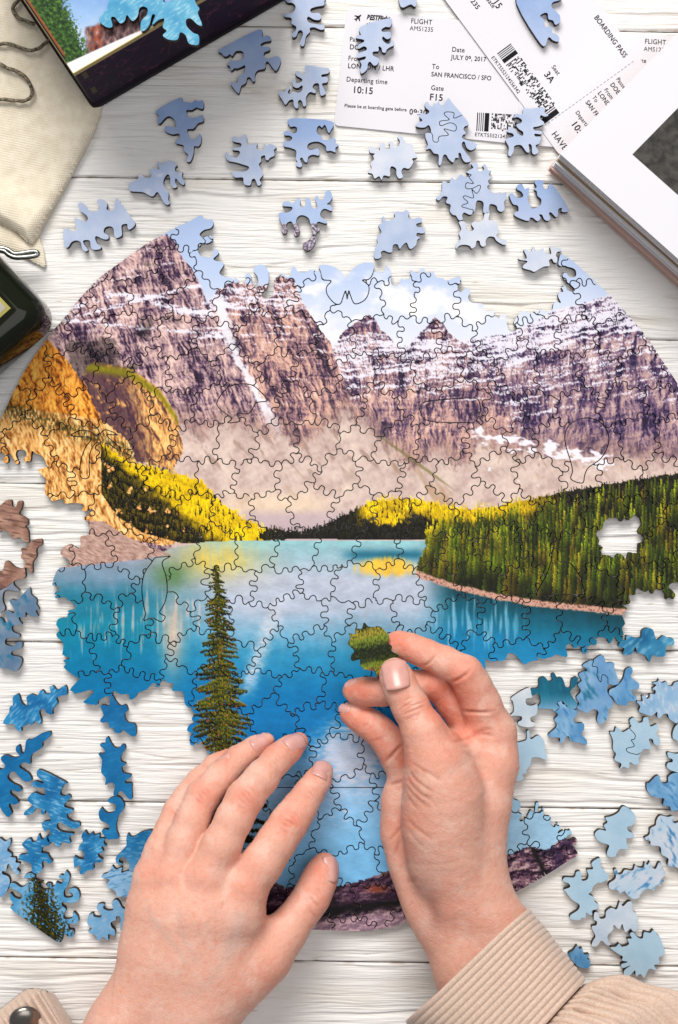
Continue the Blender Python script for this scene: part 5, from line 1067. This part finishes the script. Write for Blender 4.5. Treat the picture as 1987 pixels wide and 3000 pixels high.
    z = 0.0019
    def t2(tx_, ty_, s, cap, **k): p = T('C', [(tx_, ty_)])[0]; text(s, p[0], p[1], cap, a, z, root, **k)
    t2(1015,115,'BOARDING PASS',15,bold=0.004,sx=0.86); t2(735,440,'Seat',13,sx=0.9); t2(685,488,'3A',19,bold=0.004)
    t2(340,378,'ETKT5552124556342',10.5,sx=0.93); t2(300,-12,'Gate',14,sx=0.9); t2(330,-10,'F15',20,bold=0.004,sx=0.9); t2(190,-12,'1235',14,bold=0.004)
    t2(1160,520,'Passenger',12,sx=0.9); t2(1120,555,'DOE / JOHN',13,bold=0.004,sx=0.9); t2(1080,590,'From',12,sx=0.9); t2(1038,612,'LONDON / LHR',13,bold=0.004,sx=0.9)
    t2(1002,640,'To',12,sx=0.9); t2(958,672,'SAN FRANCISCO',13,bold=0.004,sx=0.85); t2(892,738,'Departing time',12,sx=0.9); t2(862,812,'10:15',19,bold=0.004); t2(735,880,'HAVE A NICE FLIGHT',18,sx=0.9)
    p0 = T('C','470,285')[0]; f3 = frame(p0[0], p0[1], a); barcode(f3, 0, 0, 222, 50, z, root, 9)
    e0 = T('C','752,690')[0]; f4 = frame(e0[0], e0[1], a); rects('printed_barcode', [[f4(0,0),f4(2.5,0),f4(2.5,54),f4(0,54)],[f4(6,0),f4(8.5,0),f4(8.5,54),f4(6,54)],[f4(12,0),f4(28,0),f4(28,54),f4(12,54)]], M_ink, root, z)
    q0, q1 = T('C','690,825')[0], T('C','1285,395')[0]; it = []; n = 26
    dx, dy = (q1[0]-q0[0])/n, (q1[1]-q0[1])/n; l = math.hypot(dx, dy); nx_, ny_ = -dy/l*1.0, dx/l*1.0
    for i in range(n):
        ax, ay = q0[0]+dx*i, q0[1]+dy*i; bx, by = ax+dx*0.62, ay+dy*0.62
        it.append([(ax-nx_,ay-ny_),(bx-nx_,by-ny_),(bx+nx_,by+ny_),(ax+nx_,ay+ny_)][::-1])
    rects('perforation', it, mat('grey_perforation', (0.33,0.31,0.42), 0.8), root, z)
# ---- magazines
def build_magazines():
    M_pg = mat('magazine_paper', (0.72,0.71,0.75), 0.5, Specular_IOR_Level=0.25)
    edges = [('pinkish', (0.62,0.42,0.36)), ('grey', (0.55,0.54,0.53)), ('white', (0.72,0.70,0.68)), ('brown', (0.44,0.33,0.21)), ('white', (0.80,0.79,0.78))]
    th = [0.0075, 0.0085, 0.0060, 0.0078, 0.0082]; z = 0.002
    labs = ['lowest magazine of the stack at right, with pinkish page edges', 'second lowest magazine of the stack at right, with grey page edges', 'middle magazine of the stack at right, with white page edges', 'second magazine from the top of the stack at right, with brown cover edge', 'topmost magazine at right, white cover with a dark grey picture']
    c0 = Vector(T('C','790,1008')[0]); e1 = Vector((0.700,-0.714)); e2 = Vector((0.747,0.665))
    ztop = 0.002+sum(th)
    base = P(c0.x, c0.y, ztop)
    for i in range(5):
        root = empty('magazine', (base.x, base.y, z)); tag(root, labs[i], 'magazine', 'magazines stacked at the right')
        off = [(-5,-2),(2,-4),(-2,3),(3,-1),(0,0)][i]; rot = [0.35,-0.3,0.2,-0.25,0][i]
        Mx = Matrix.Rotation(math.radians(rot), 2)
        o = Vector((base.x/S, -base.y/S))+Vector(off)
        def w(u, v):
            q = Mx @ (e1*u+e2*v); return ((o.x+q.x)*S, -(o.y+q.y)*S)
        bm_pts = [w(0,0), w(760,0), w(760,1050), w(0,1050)]
        def slab(nm, pts, za, zb, m, bev=0.0):
            bm = bmesh.new(); vs = [bm.verts.new((x, y, za)) for x, y in pts]; f = bm.faces.new(vs)
            r = bmesh.ops.extrude_face_region(bm, geom=[f]); bmesh.ops.translate(bm, vec=(0,0,zb-za), verts=[v for v in r['geom'] if isinstance(v, bmesh.types.BMVert)])
            bmesh.ops.recalc_face_normals(bm, faces=bm.faces)
            if bev: bmesh.ops.bevel(bm, geom=list(bm.edges), offset=bev, segments=2, affect='EDGES')
            me = bpy.data.meshes.new(nm); bm.to_mesh(me); bm.free(); me.materials.append(m); return link(nm, me, root)
        ins = lambda d: [w(d,d), w(760-d,d), w(760-d,1050-d), w(d,1050-d)]
        me_ = mat('page_edges_'+edges[i][0], edges[i][1], 0.7)
        n_ = nd(me_, 'ShaderNodeTexNoise'); n_.inputs['Scale'].default_value = 1; n_.inputs['Detail'].default_value = 3
        lk(me_, coords(me_, (8,8,5200)), 'Vector', n_, 'Vector'); r_ = nd(me_, 'ShaderNodeValToRGB'); r_.color_ramp.elements[0].position = 0.3; r_.color_ramp.elements[1].position = 0.7
        ec = edges[i][1]; r_.color_ramp.elements[0].color = (*[q*0.45 for q in ec], 1); r_.color_ramp.elements[1].color = (*[min(0.85, q*1.45) for q in ec], 1); lk(me_, n_, 'Fac', r_, 'Fac'); lk(me_, r_, 'Color', bsdf(me_), 'Base Color')
        cv = M_pg if i != 3 else mat('brown_cover', (0.36,0.26,0.15), 0.35)
        if i == 0: cv = mat('pink_cover', (0.64,0.42,0.35), 0.4)
        slab('lower_cover', ins(0), z, z+0.0004, cv); slab('page_block', ins(3), z+0.0005, z+th[i]-0.0005, me_); top_cover = slab('upper_cover', ins(0), z+th[i]-0.0004, z+th[i], cv)
        z += th[i]+0.0001
    # dark picture on the top cover
    M_pic = mat('dark_grey_print', (0.045,0.042,0.040), 0.5, Specular_IOR_Level=0.15); tint_noise(M_pic, (0.030,0.028,0.026), (0.075,0.070,0.062), 220, 6)
    pc = T('C','1268,1013')[0]; p0 = P(pc[0], pc[1], z); o = Vector((p0.x/S, -p0.y/S))
    def w2(u, v): q = e1*u+e2*v; return ((o.x+q.x)*S, -(o.y+q.y)*S)
    V = [(*w2(0,0), z+0.00005), (*w2(520,0), z+0.00005), (*w2(520,640), z+0.00005), (*w2(0,640), z+0.00005)]
    link('printed_picture', mesh_np('printed_picture', np.array(V), np.array([(3,2,1,0)]), [M_pic]), top_cover)
# ---- purple puzzle box with a picture on the lid
def box_print(px, py):
    x, y = px, py
    n = fbm(x/40, y/40, 131, 4); c = ramp(y+40*n, [(-40,(120,160,216)),(40,(150,186,228)),(110,(190,206,234))])
    c = mixc(c, (70,150,196), smoothstep(250, 290, x-0.2*y)*0+0)
    d = fbm(x/12, y/10, 132, 4)+0.4*perlin(x/4, y/4, 133)
    rk = smoothstep(-5, 5, y-(78-0.30*(x-263))+14*n)*smoothstep(246, 256, x+8*n); rc = ramp(0.5+0.75*fbm(x/12, y/26, 134, 4), [(0.1,(30,20,26)),(0.5,(104,78,80)),(0.9,(190,156,148))]); rc = mixc(rc, (176,70,34), 0.75*np.exp(-((x-283)/20)**2)*smoothstep(0,0.3,d+0.2))
    c = c*(1-rk[:, None])+rc*rk[:, None]
    t = smoothstep(-0.05, 0.12, d+(187+0.45*y-x)/46+0.05)*(x < 290); tc = ramp(0.45+0.7*d, [(0,(10,22,10)),(0.4,(34,66,24)),(0.7,(70,110,40)),(1,(140,170,80))])
    c = c*(1-t[:, None])+tc*t[:, None]
    return lin(np.clip(c, 4, 250))*0.9
def build_box():
    hb = 0.066
    M_pur = mat('dark_purple_box', (0.020,0.008,0.030), 0.6, Specular_IOR_Level=0.12)
    w_ = nd(M_pur, 'ShaderNodeTexNoise'); w_.inputs['Scale'].default_value = 70; w_.inputs['Detail'].default_value = 1.5; lk(M_pur, coords(M_pur), 'Vector', w_, 'Vector')
    r_ = nd(M_pur, 'ShaderNodeValToRGB'); cr_ = r_.color_ramp; cr_.elements[0].position = 0.485; cr_.elements[0].color = (0.016,0.006,0.026,1); cr_.elements[1].position = 0.515; cr_.elements[1].color = (0.016,0.006,0.026,1); e_ = cr_.elements.new(0.5); e_.color = (0.10,0.022,0.06,1)
    lk(M_pur, w_, 'Fac', r_, 'Fac'); lk(M_pur, r_, 'Color', bsdf(M_pur), 'Base Color')
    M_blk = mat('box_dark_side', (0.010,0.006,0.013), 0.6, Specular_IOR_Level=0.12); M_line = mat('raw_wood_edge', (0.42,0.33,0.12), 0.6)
    top = Vector((216,214)); u = Vector((0.865,-0.502)); v = Vector((-0.555,-0.832))
    root = empty('puzzle_box', P(263,333,0)); tag(root, 'dark purple wooden puzzle box with a forest and rock picture on its lid', 'box')
    def q(a, b): return tuple(top+u*a+v*b)
    # body: front and side walls as boards, real thickness
    def board(nm, pts, z0, z1, m, bev=0.0012): return prism(nm, pts, z0, z1, m, root, bev, 2, hb)
    fw = board('front_wall', [q(0,0), q(720,0), q(720,18), q(0,18)], 0.0, hb-0.004, M_pur)
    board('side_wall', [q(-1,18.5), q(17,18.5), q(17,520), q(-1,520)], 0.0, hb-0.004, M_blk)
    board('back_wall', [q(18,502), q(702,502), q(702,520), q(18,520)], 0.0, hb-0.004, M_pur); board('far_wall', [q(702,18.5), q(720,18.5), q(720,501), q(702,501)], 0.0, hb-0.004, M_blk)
    board('bottom_rim', [q(-7,-7), q(726,-7), q(726,530), q(-7,530)], 0.0001, 0.010, M_blk, 0.003)
    # lid
    lid = board('lid', [q(-3,-3), q(723,-3), q(723,523), q(-3,523)], hb-0.0038, hb, M_line, 0.0005)
    for k, (a, b) in enumerate(((16, 36), (54, 74))):
        # finger joints near the corner of the front wall
        f0 = top+u*20; zt = hb-0.006-0.026*k
        p0 = P(*q(18,-0.6), hb); p1 = P(*q(34,-0.6), hb)
        V = [(p0.x, p0.y, zt-0.010), (p1.x, p1.y, zt-0.010), (p1.x, p1.y, zt), (p0.x, p0.y, zt)]
        link('finger_joint', mesh_np('finger_joint', np.array(V), np.array([(0,1,2,3)]), [mat('joint_wood', (0.05,0.035,0.012), 0.7)]), fw)
    # printed picture on the lid: a sheet with its own colours, white swoosh, purple corner
    h_ = 2.6; X, Y = np.meshgrid(np.arange(-60, 700, h_), np.arange(-260, 230, h_))
    quad = [q(-1,-1), q(721,-1), q(721,521), q(-1,521)]
    F = poly_sdf(np.array(quad), X, Y); V, Tt, Sg = march(F); px = X[0,0]+V[:,0]*h_; py = Y[0,0]+V[:,1]*h_
    c = box_print(px, py)
    rel = np.stack([px, py], 1)-np.array(top); ab = rel@np.linalg.inv(np.array([list(u), list(v)])); a, b = ab[:,0], ab[:,1]
    def over(m, col): 
        m = np.clip(m, 0, 1)[:, None]; c[:] = c*(1-m)+lin(col)*0.9*m
    over(smoothstep(-1.5, 1.5, (b+16)-0.27*(a-180))*0+smoothstep(1.5, -1.5, b-0.34*(a-300)), (30,16,42))
    over(smoothstep(1.5, -1.5, b-34*np.clip(1-a/290, 0, 1)**0.8), (246,242,243)); over(smoothstep(2.0, -0.5, b)*smoothstep(330, 280, a), (206,186,60)); over(smoothstep(2.0, -0.5, b)*smoothstep(280, 330, a), (30,16,42))
    over(smoothstep(11, 8, a)*smoothstep(50, 70, b), (150,78,36)); over(smoothstep(5, 3, a)*smoothstep(40, 60, b), (26,14,30))
    z_ = hb+0.0002; Vv = Pn(px, py, z_); link('lid_picture', mesh_np('lid_picture', Vv, Tt[:, ::-1], [M_print], None, False, c), lid)
    # two joined blue pieces lying on the lid
    pts = T('A','650,130 700,60 740,-20 900,-60 1060,-40 1080,20 1180,-10 1260,-20 1290,30 1310,60 1300,90 1328,165 1300,165 1255,125 1225,130 1225,170 1265,215 1305,235 1305,290 1280,298 1240,285 1220,235 1185,215 1165,262 1110,262 1070,235 1095,205 1070,180 1080,125 1040,135 1000,165 1020,105 1000,100 980,170 945,205 925,195 930,140 965,100 970,60 940,45 915,60 905,110 870,140 835,100 820,140 790,155 755,115 730,120 740,175 700,180')
    poly = catmull(pts, 5); X, Y, F, h = loose_field(poly)
    me = piece_mesh('jigsaw_piece', F, X[0,0], Y[0,0], h, 0.0, pk((70,150,192),(110,180,208),(190,216,226),-40,(26,6),0.6,60,88), bottom=True)
    k = (H-hb-PT)/(H-PT); me.transform(Matrix.Diagonal((k, k, 1, 1))); me.transform(Matrix.Translation((0,0,hb+0.0006)))
    tag(link('jigsaw_piece', me), 'rippled turquoise jigsaw piece lying on the lid of the purple box', 'jigsaw piece')
# ---- canvas bag with drawstring
def build_bag():
    M_cv = mat('cream_canvas', (0.74,0.63,0.46), 0.9); tint_noise(M_cv, (0.74,0.65,0.50), (0.84,0.76,0.61), 160, 5)
    cs = [coords(M_cv, (1,1,1), (0,0,math.radians(a))) for a in (-8, 82)]; hs = []
    for c_ in cs:
        w_ = nd(M_cv, 'ShaderNodeTexWave'); w_.wave_type = 'BANDS'; w_.inputs['Scale'].default_value = 330; w_.inputs['Distortion'].default_value = 1.2; w_.inputs['Detail'].default_value = 1; w_.inputs['Detail Scale'].default_value = 0.4; lk(M_cv, c_, 'Vector', w_, 'Vector'); hs.append(w_)
    mx = nd(M_cv, 'ShaderNodeMath'); mx.operation = 'MULTIPLY'; lk(M_cv, hs[0], 'Fac', mx, 0); lk(M_cv, hs[1], 'Fac', mx, 1)
    bp = nd(M_cv, 'ShaderNodeBump'); bp.inputs['Strength'].default_value = 0.6; bp.inputs['Distance'].default_value = 0.0005; lk(M_cv, mx, 0, bp, 'Height'); lk(M_cv, bp, 'Normal', bsdf(M_cv), 'Normal')
    root = empty('canvas_bag', P(120,400)); tag(root, 'cream canvas drawstring bag lying under the purple box', 'bag')
    def sheet(nm, poly, zf, z0):
        h = 6.0; pl = catmull(poly, 2); mn = pl.min(0)-24; mx_ = pl.max(0)+24
        X, Y = np.meshgrid(np.arange(mn[0], mx_[0], h), np.arange(mn[1], mx_[1], h)); F = poly_sdf(pl, X, Y, 24.0); V, Tt, Sg = march(F)
        px = X[0,0]+V[:,0]*h; py = Y[0,0]+V[:,1]*h
        fi = np.clip(V[:,0].round().astype(int), 0, X.shape[1]-1); fj = np.clip(V[:,1].round().astype(int), 0, X.shape[0]-1); ed = np.clip(F[fj, fi], 0, 24)/24
        z = zf(px, py)*(0.35+0.65*np.sqrt(ed))+z0; W = Pn(px, py, 0.004); W[:, 2] = z; n = len(W)
        W2 = W.copy(); W2[:, 2] = 0.0002; a, b = Sg[:,0], Sg[:,1]; W3 = np.concatenate([W, W2])
        f1 = np.stack([a, b, n+b], 1); f2 = np.stack([a, n+b, n+a], 1)
        return link(nm, mesh_np(nm, W3, np.concatenate([Tt[:, ::-1], f1, f2]), [M_cv], None, True), root)
    sheet('bag_body', [(-260,-160),(120,-160),(300,120),(292,330),(255,420),(190,545),(130,650),(93,715),(60,690),(0,655),(-120,600),(-260,560)], lambda x, y: 0.0055+0.0012*fbm(x/150, y/150, 141, 3)+0.0035*np.exp(-((y-(600+0.6*x))/70)**2), 0.0006)
    sheet('bag_corner_flap', [(20,640),(60,690),(93,715),(112,690),(132,770),(118,778),(40,735),(-60,690)], lambda x, y: 0.0022+0*x, 0.0004)
    M_rope = mat('grey_brown_cord', (0.15,0.12,0.085), 0.9); rr = tint_noise(M_rope, (0.04,0.03,0.02), (0.30,0.25,0.17), 900, 2)
    def rope(pts, zz=0.0085): 
        p = catmull(T('A', pts), 8, False); w = Pn(p[:,0], p[:,1], zz); w[:,2] += 0.0003*np.sin(np.arange(len(w))*0.7); tube('drawstring', w, 0.0011, M_rope, root, 8)
    rope('-60,300 0,290 60,288 120,308 190,330 250,320 290,290 330,255'); rope('-60,400 0,420 50,448 110,468 170,510 205,570 210,620 180,655 120,662 50,655 -60,652'); rope('230,160 180,142 120,115 88,75 88,40 110,15 140,-20')
# ---- bottle
def build_bottle():
    M_gl = mat('dark_green_glass', (0.008,0.010,0.005), 0.08, Specular_IOR_Level=0.25)
    M_lb = mat('cream_label', (0.76,0.71,0.62), 0.5); tint_noise(M_lb, (0.70,0.65,0.56), (0.80,0.75,0.67), 90); M_yl = mat('yellow_label_border', (0.66,0.58,0.16), 0.45)
    hb = 0.044; root = empty('glass_bottle', P(40,900)); tag(root, 'dark green square glass bottle with a cream label at the left edge', 'bottle')
    c0 = Vector((176, 934)); e1 = Vector((-0.690,-0.724)); e2 = Vector((-0.752,0.659))     # apparent corner at mid height
    zm = 0.020; base = P(c0.x, c0.y, zm); o = Vector((base.x/S, -base.y/S))
    bm = bmesh.new()
    L1, L2 = 330, 640     # e1: across the bottle, e2: along the base edge
    def w(a, b): q = o+e1*a+e2*b; return (q.x*S, -q.y*S)
    vs = [bm.verts.new((*w(a, b), 0.0006)) for a, b in ((0,0),(700,0),(700,330),(0,330))]; f = bm.faces.new(vs)
    r = bmesh.ops.extrude_face_region(bm, geom=[f]); bmesh.ops.translate(bm, vec=(0,0,hb), verts=[v for v in r['geom'] if isinstance(v, bmesh.types.BMVert)])
    bmesh.ops.recalc_face_normals(bm, faces=bm.faces); bmesh.ops.bevel(bm, geom=list(bm.edges), offset=0.0140, segments=10, affect='EDGES', profile=0.5)
    me = bpy.data.meshes.new('glass_body'); bm.to_mesh(me); bm.free(); me.materials.append(M_gl)
    for p in me.polygons: p.use_smooth = True
    link('glass_body', me, root)
    zt = hb+0.0006
    def lab(nm, a0, a1, b0, b1, m, z, par=None):
        V = [(*w(a, b), z) for a, b in ((a0,b0),(a1,b0),(a1,b1),(a0,b1))]; V2 = [(x, y, z-0.0003) for x, y, z in V]
        Fq = [(3,2,1,0),(0,1,5,4),(1,2,6,5),(2,3,7,6),(3,0,4,7)]
        return link(nm, mesh_np(nm, np.array(V+V2), np.array(Fq), [m]), par or root)
    lb_ = lab('label_border', 82, 600, 72, 268, M_yl, zt+0.0003); lab('label', 91, 592, 81, 259, M_lb, zt+0.0006, lb_)
    # wire clasp
    M_w = mat('steel_wire', (0.30,0.31,0.29), 0.32, Metallic=1.0)
    def wire(pts, z0): p = catmull(T('D', pts), 6, False); ww = Pn(p[:,0], p[:,1], z0); tube('wire_clasp', ww, 0.0016, M_w, root, 10)
    cl = empty('wire_clip', P(40,735,0.02)); 
    tag(cl, 'bent steel wire clip lying between canvas bag and bottle', 'clip')
    for pts, z0 in (('-120,300 -40,285 20,285 60,300 95,322 150,318 210,308 242,312 246,328 215,338 150,345 100,345 60,330 20,302 -60,300', 0.012),):
        p = catmull(T('D', pts), 6, False); ww = Pn(p[:,0], p[:,1], z0); tube('wire', ww, 0.0015, M_w, cl, 10)
# ---- corduroy sleeves
M_cord = mat('beige_corduroy', (0.58,0.41,0.31), 0.95); tint_noise(M_cord, (0.54,0.385,0.295), (0.64,0.48,0.385), 900, 4)
bsdf(M_cord).inputs['Sheen Weight'].default_value = 0.25; noise_bump(M_cord, 1800, 0.35, 0.0005, 3)
def build_sleeves():
    # right sleeve: cuff band round the wrist with raised cords parallel to its opening, sleeve behind with cords along the arm
    root = empty('right_sleeve', P(1500,2850)); tag(root, 'beige corduroy shirt cuff and sleeve on the right arm', 'sleeve', 'corduroy sleeves')
    ax = Vector((0.61, 0.79)); pr = Vector((0.775, -0.63))       # image-plane axis of the arm (down right) and cuff edge direction (up right)
    def ring(cx, cy, zc, half, zr, nu, vals):
        """half ellipse-like closed ring in the plane spanned by edge direction and z; vals: radial offset per angle"""
        out = []
        for i in range(nu):
            th = 2*math.pi*i/nu; r = vals(th)
            a = half*math.copysign(abs(math.cos(th))**0.85, math.cos(th))+r*math.cos(th)/S; zz = zc+zr*math.copysign(abs(math.sin(th))**0.9, math.sin(th))+r*math.sin(th)
            out.append((cx, cy, a, zz))
        return out
    def tubegrid(nm, rows, cols, fn, m, closed=True):
        V = np.array([[fn(i/(rows-1), j/cols) for j in range(cols)] for i in range(rows)]).reshape(-1, 3)
        idx = np.arange(rows*cols).reshape(rows, cols); nx2 = np.roll(idx, -1, 1)
        Fq = np.stack([idx[:-1], nx2[:-1], nx2[1:], idx[1:]], -1).reshape(-1, 4)
        me = mesh_np(nm, V, Fq, [m], None, True); bm = bmesh.new(); bm.from_mesh(me); bmesh.ops.recalc_face_normals(bm, faces=bm.faces); bm.to_mesh(me); bm.free(); return link(nm, me, root)
    # cuff: from the opening line (1532,2665)-(1220,2960) towards lower right, 12 cords
    A0, B0 = Vector((1545,2660)), Vector((1190,2990)); A1, B1 = Vector((1715,2872)), Vector((1400,3230))
    NC = 15.0
    def cuff(s, t):
        th = 2*math.pi*t; cs = -1+2*s if False else s
        # rows wrap: inside lip first, then outside
        if s < 0.08: q = 0.0; inn = 1-s/0.08
        else: q = (s-0.08)/0.92; inn = 0.0
        a = A0.lerp(A1, q if not inn else 0.10*inn); b = B0.lerp(B1, q if not inn else 0.10*inn); c = (a+b)/2; hv = (a-b)/2
        bump = abs(math.sin(q*NC*math.pi))**0.55 if not inn else 0.2
        rad = -0.0036*inn+0.00115*bump-0.0010*(q < 0.0)
        zc = 0.046; zr = 0.0395+0.004*q
        co, si = math.cos(th), math.sin(th)
        kx = math.copysign(abs(co)**0.8, co); kz = math.copysign(abs(si)**0.85, si)
        z = zc+kz*(zr+rad)+0.0012*math.sin(3*th+q*2)
        z = max(z, 0.0015+0.0006*bump)
        P2 = c+hv*(kx*(1+rad/(hv.length*S)))+Vector((2.5*math.sin(4*th+5*q), 2*math.cos(3*th)))*0.6
        return tuple(P(P2.x, P2.y, z))
    tubegrid('cuff', 230, 140, cuff, M_cord)
    # sleeve: gathered into the cuff, cords run along the arm, with folds
    S0, S0b = Vector((1712,2880)), Vector((1392,3240)); S1, S1b = Vector((2060,3010)), Vector((1650,3560))
    NL = 50
    def sleeve(s, t):
        th = 2*math.pi*t; q = s
        a = S0.lerp(S1, q)+Vector((14, -22))*math.sin(min(1, q*1.6)*math.pi*0.6); b = S0b.lerp(S1b, q); c = (a+b)/2; hv = (a-b)/2
        co, si = math.cos(th), math.sin(th); kx = math.copysign(abs(co)**0.8, co); kz = math.copysign(abs(si)**0.85, si)
        fold = 0.0034*math.sin(5*th+2.2*q+0.6*math.sin(5*q))*min(1, q*5)+0.0042*(abs(math.sin(5.5*th-1.6*q+1.0))**0.5-0.6)*min(1, q*6)+0.0016*math.sin(11*q+3*th)*min(1, q*3)
        cord = 0.0027*(abs(math.sin(NL*(t+0.02*math.sin(4*q+2*th)*q)*math.pi))**0.55)
        lip = -0.004*(1-min(1, q*14))
        r = fold+cord+lip+0.003*min(1, q*4)
        z = max(0.046+kz*(0.043+r), 0.0015)
        P2 = c+hv*(kx*(1+r/(hv.length*S)))
        return tuple(P(P2.x, P2.y, z))
    tubegrid('sleeve_body', 110, 756, sleeve, M_cord)
    # left cuff corner with a metal button, open and lying by the left edge
    root2 = empty('left_sleeve', P(100,2950)); tag(root2, 'beige corduroy cuff corner with a metal snap button at bottom left', 'sleeve', 'corduroy sleeves')
    A = Vector(T('M','345,1255')[0]); B = Vector(T('M','560,1600')[0]); ex = Vector((-0.78, 0.62)); L = 260
    eu = (B-A).normalized()
    def lc(u, v):      # u across cords (0..1 from the corner edge to lower left), v along the edge
        rc_ = 0.20*max(0, 1-u/0.30)**2; v = rc_+(1-rc_)*v; p = A+eu*(v*330-20)+ex*(u*L); bump = abs(math.sin(u*12.4*math.pi))**0.4
        edge = min(1, u*9)*min(1, (v+0.02)*9)
        z = 0.024+0.006*math.sin(v*3)-0.012*u*0+0.0042*bump
        z = (z-0.010)*math.sqrt(max(edge, 0))+0.010
        return tuple(P(p.x, p.y, z))
    rows, cols = 200, 60; V = np.array([[lc(i/(rows-1), j/(cols-1)) for j in range(cols)] for i in range(rows)]).reshape(-1, 3); idx = np.arange(rows*cols).reshape(rows, cols)
    Fq = np.stack([idx[:-1,:-1], idx[:-1,1:], idx[1:,1:], idx[1:,:-1]], -1).reshape(-1, 4); Vb = V.copy(); Vb[:, 2] -= 0.004
    Vb[:, 2] = np.maximum(Vb[:, 2]-0.0, 0.002); rim = np.concatenate([idx[0,:], idx[1:,-1], idx[-1,:-1][::-1], idx[1:-1,0][::-1]]); n = len(V); nxt = np.roll(rim, -1)
    Fs = np.stack([rim, nxt, nxt+n, rim+n], 1)
    me = mesh_np('cuff', np.concatenate([V, Vb]), np.concatenate([Fq, Fs, Fq[:, ::-1]+n]), [M_cord], None, True); bm = bmesh.new(); bm.from_mesh(me); bmesh.ops.recalc_face_normals(bm, faces=bm.faces); bm.to_mesh(me); bm.free(); lcuff = link('cuff', me, root2)
    # button
    M_bt = mat('gunmetal_button', (0.30,0.27,0.24), 0.28, Metallic=1.0); noise_bump(M_bt, 120, 0.15, 0.0008)
    prof = [(0,0.0052),(0.4,0.0050),(0.75,0.0042),(0.92,0.0030),(1.0,0.0018),(0.97,0.0006),(0.85,0.0)]; V = []; Fq = []; n = 40; R = 0.0088
    for r, z in prof:
        for j in range(n): V.append((r*R*math.cos(2*math.pi*j/n), r*R*math.sin(2*math.pi*j/n), z))
    for i in range(len(prof)-1):
        for j in range(n): Fq.append((i*n+j, i*n+(j+1) % n, (i+1)*n+(j+1) % n, (i+1)*n+j)[::-1])
    me = mesh_np('button', np.array(V), np.array(Fq), [M_bt], None, True)
    p = P(*T('M','190,1520')[0], 0.0315); me.transform(Matrix.Translation(p) @ Matrix.Rotation(math.radians(24), 4, Vector((0.8,0.5,0)))); link('button', me, lcuff)
if BUILD in ('all', 'props'):
    build_passes(); build_magazines(); build_box(); build_bag(); build_bottle(); build_sleeves()
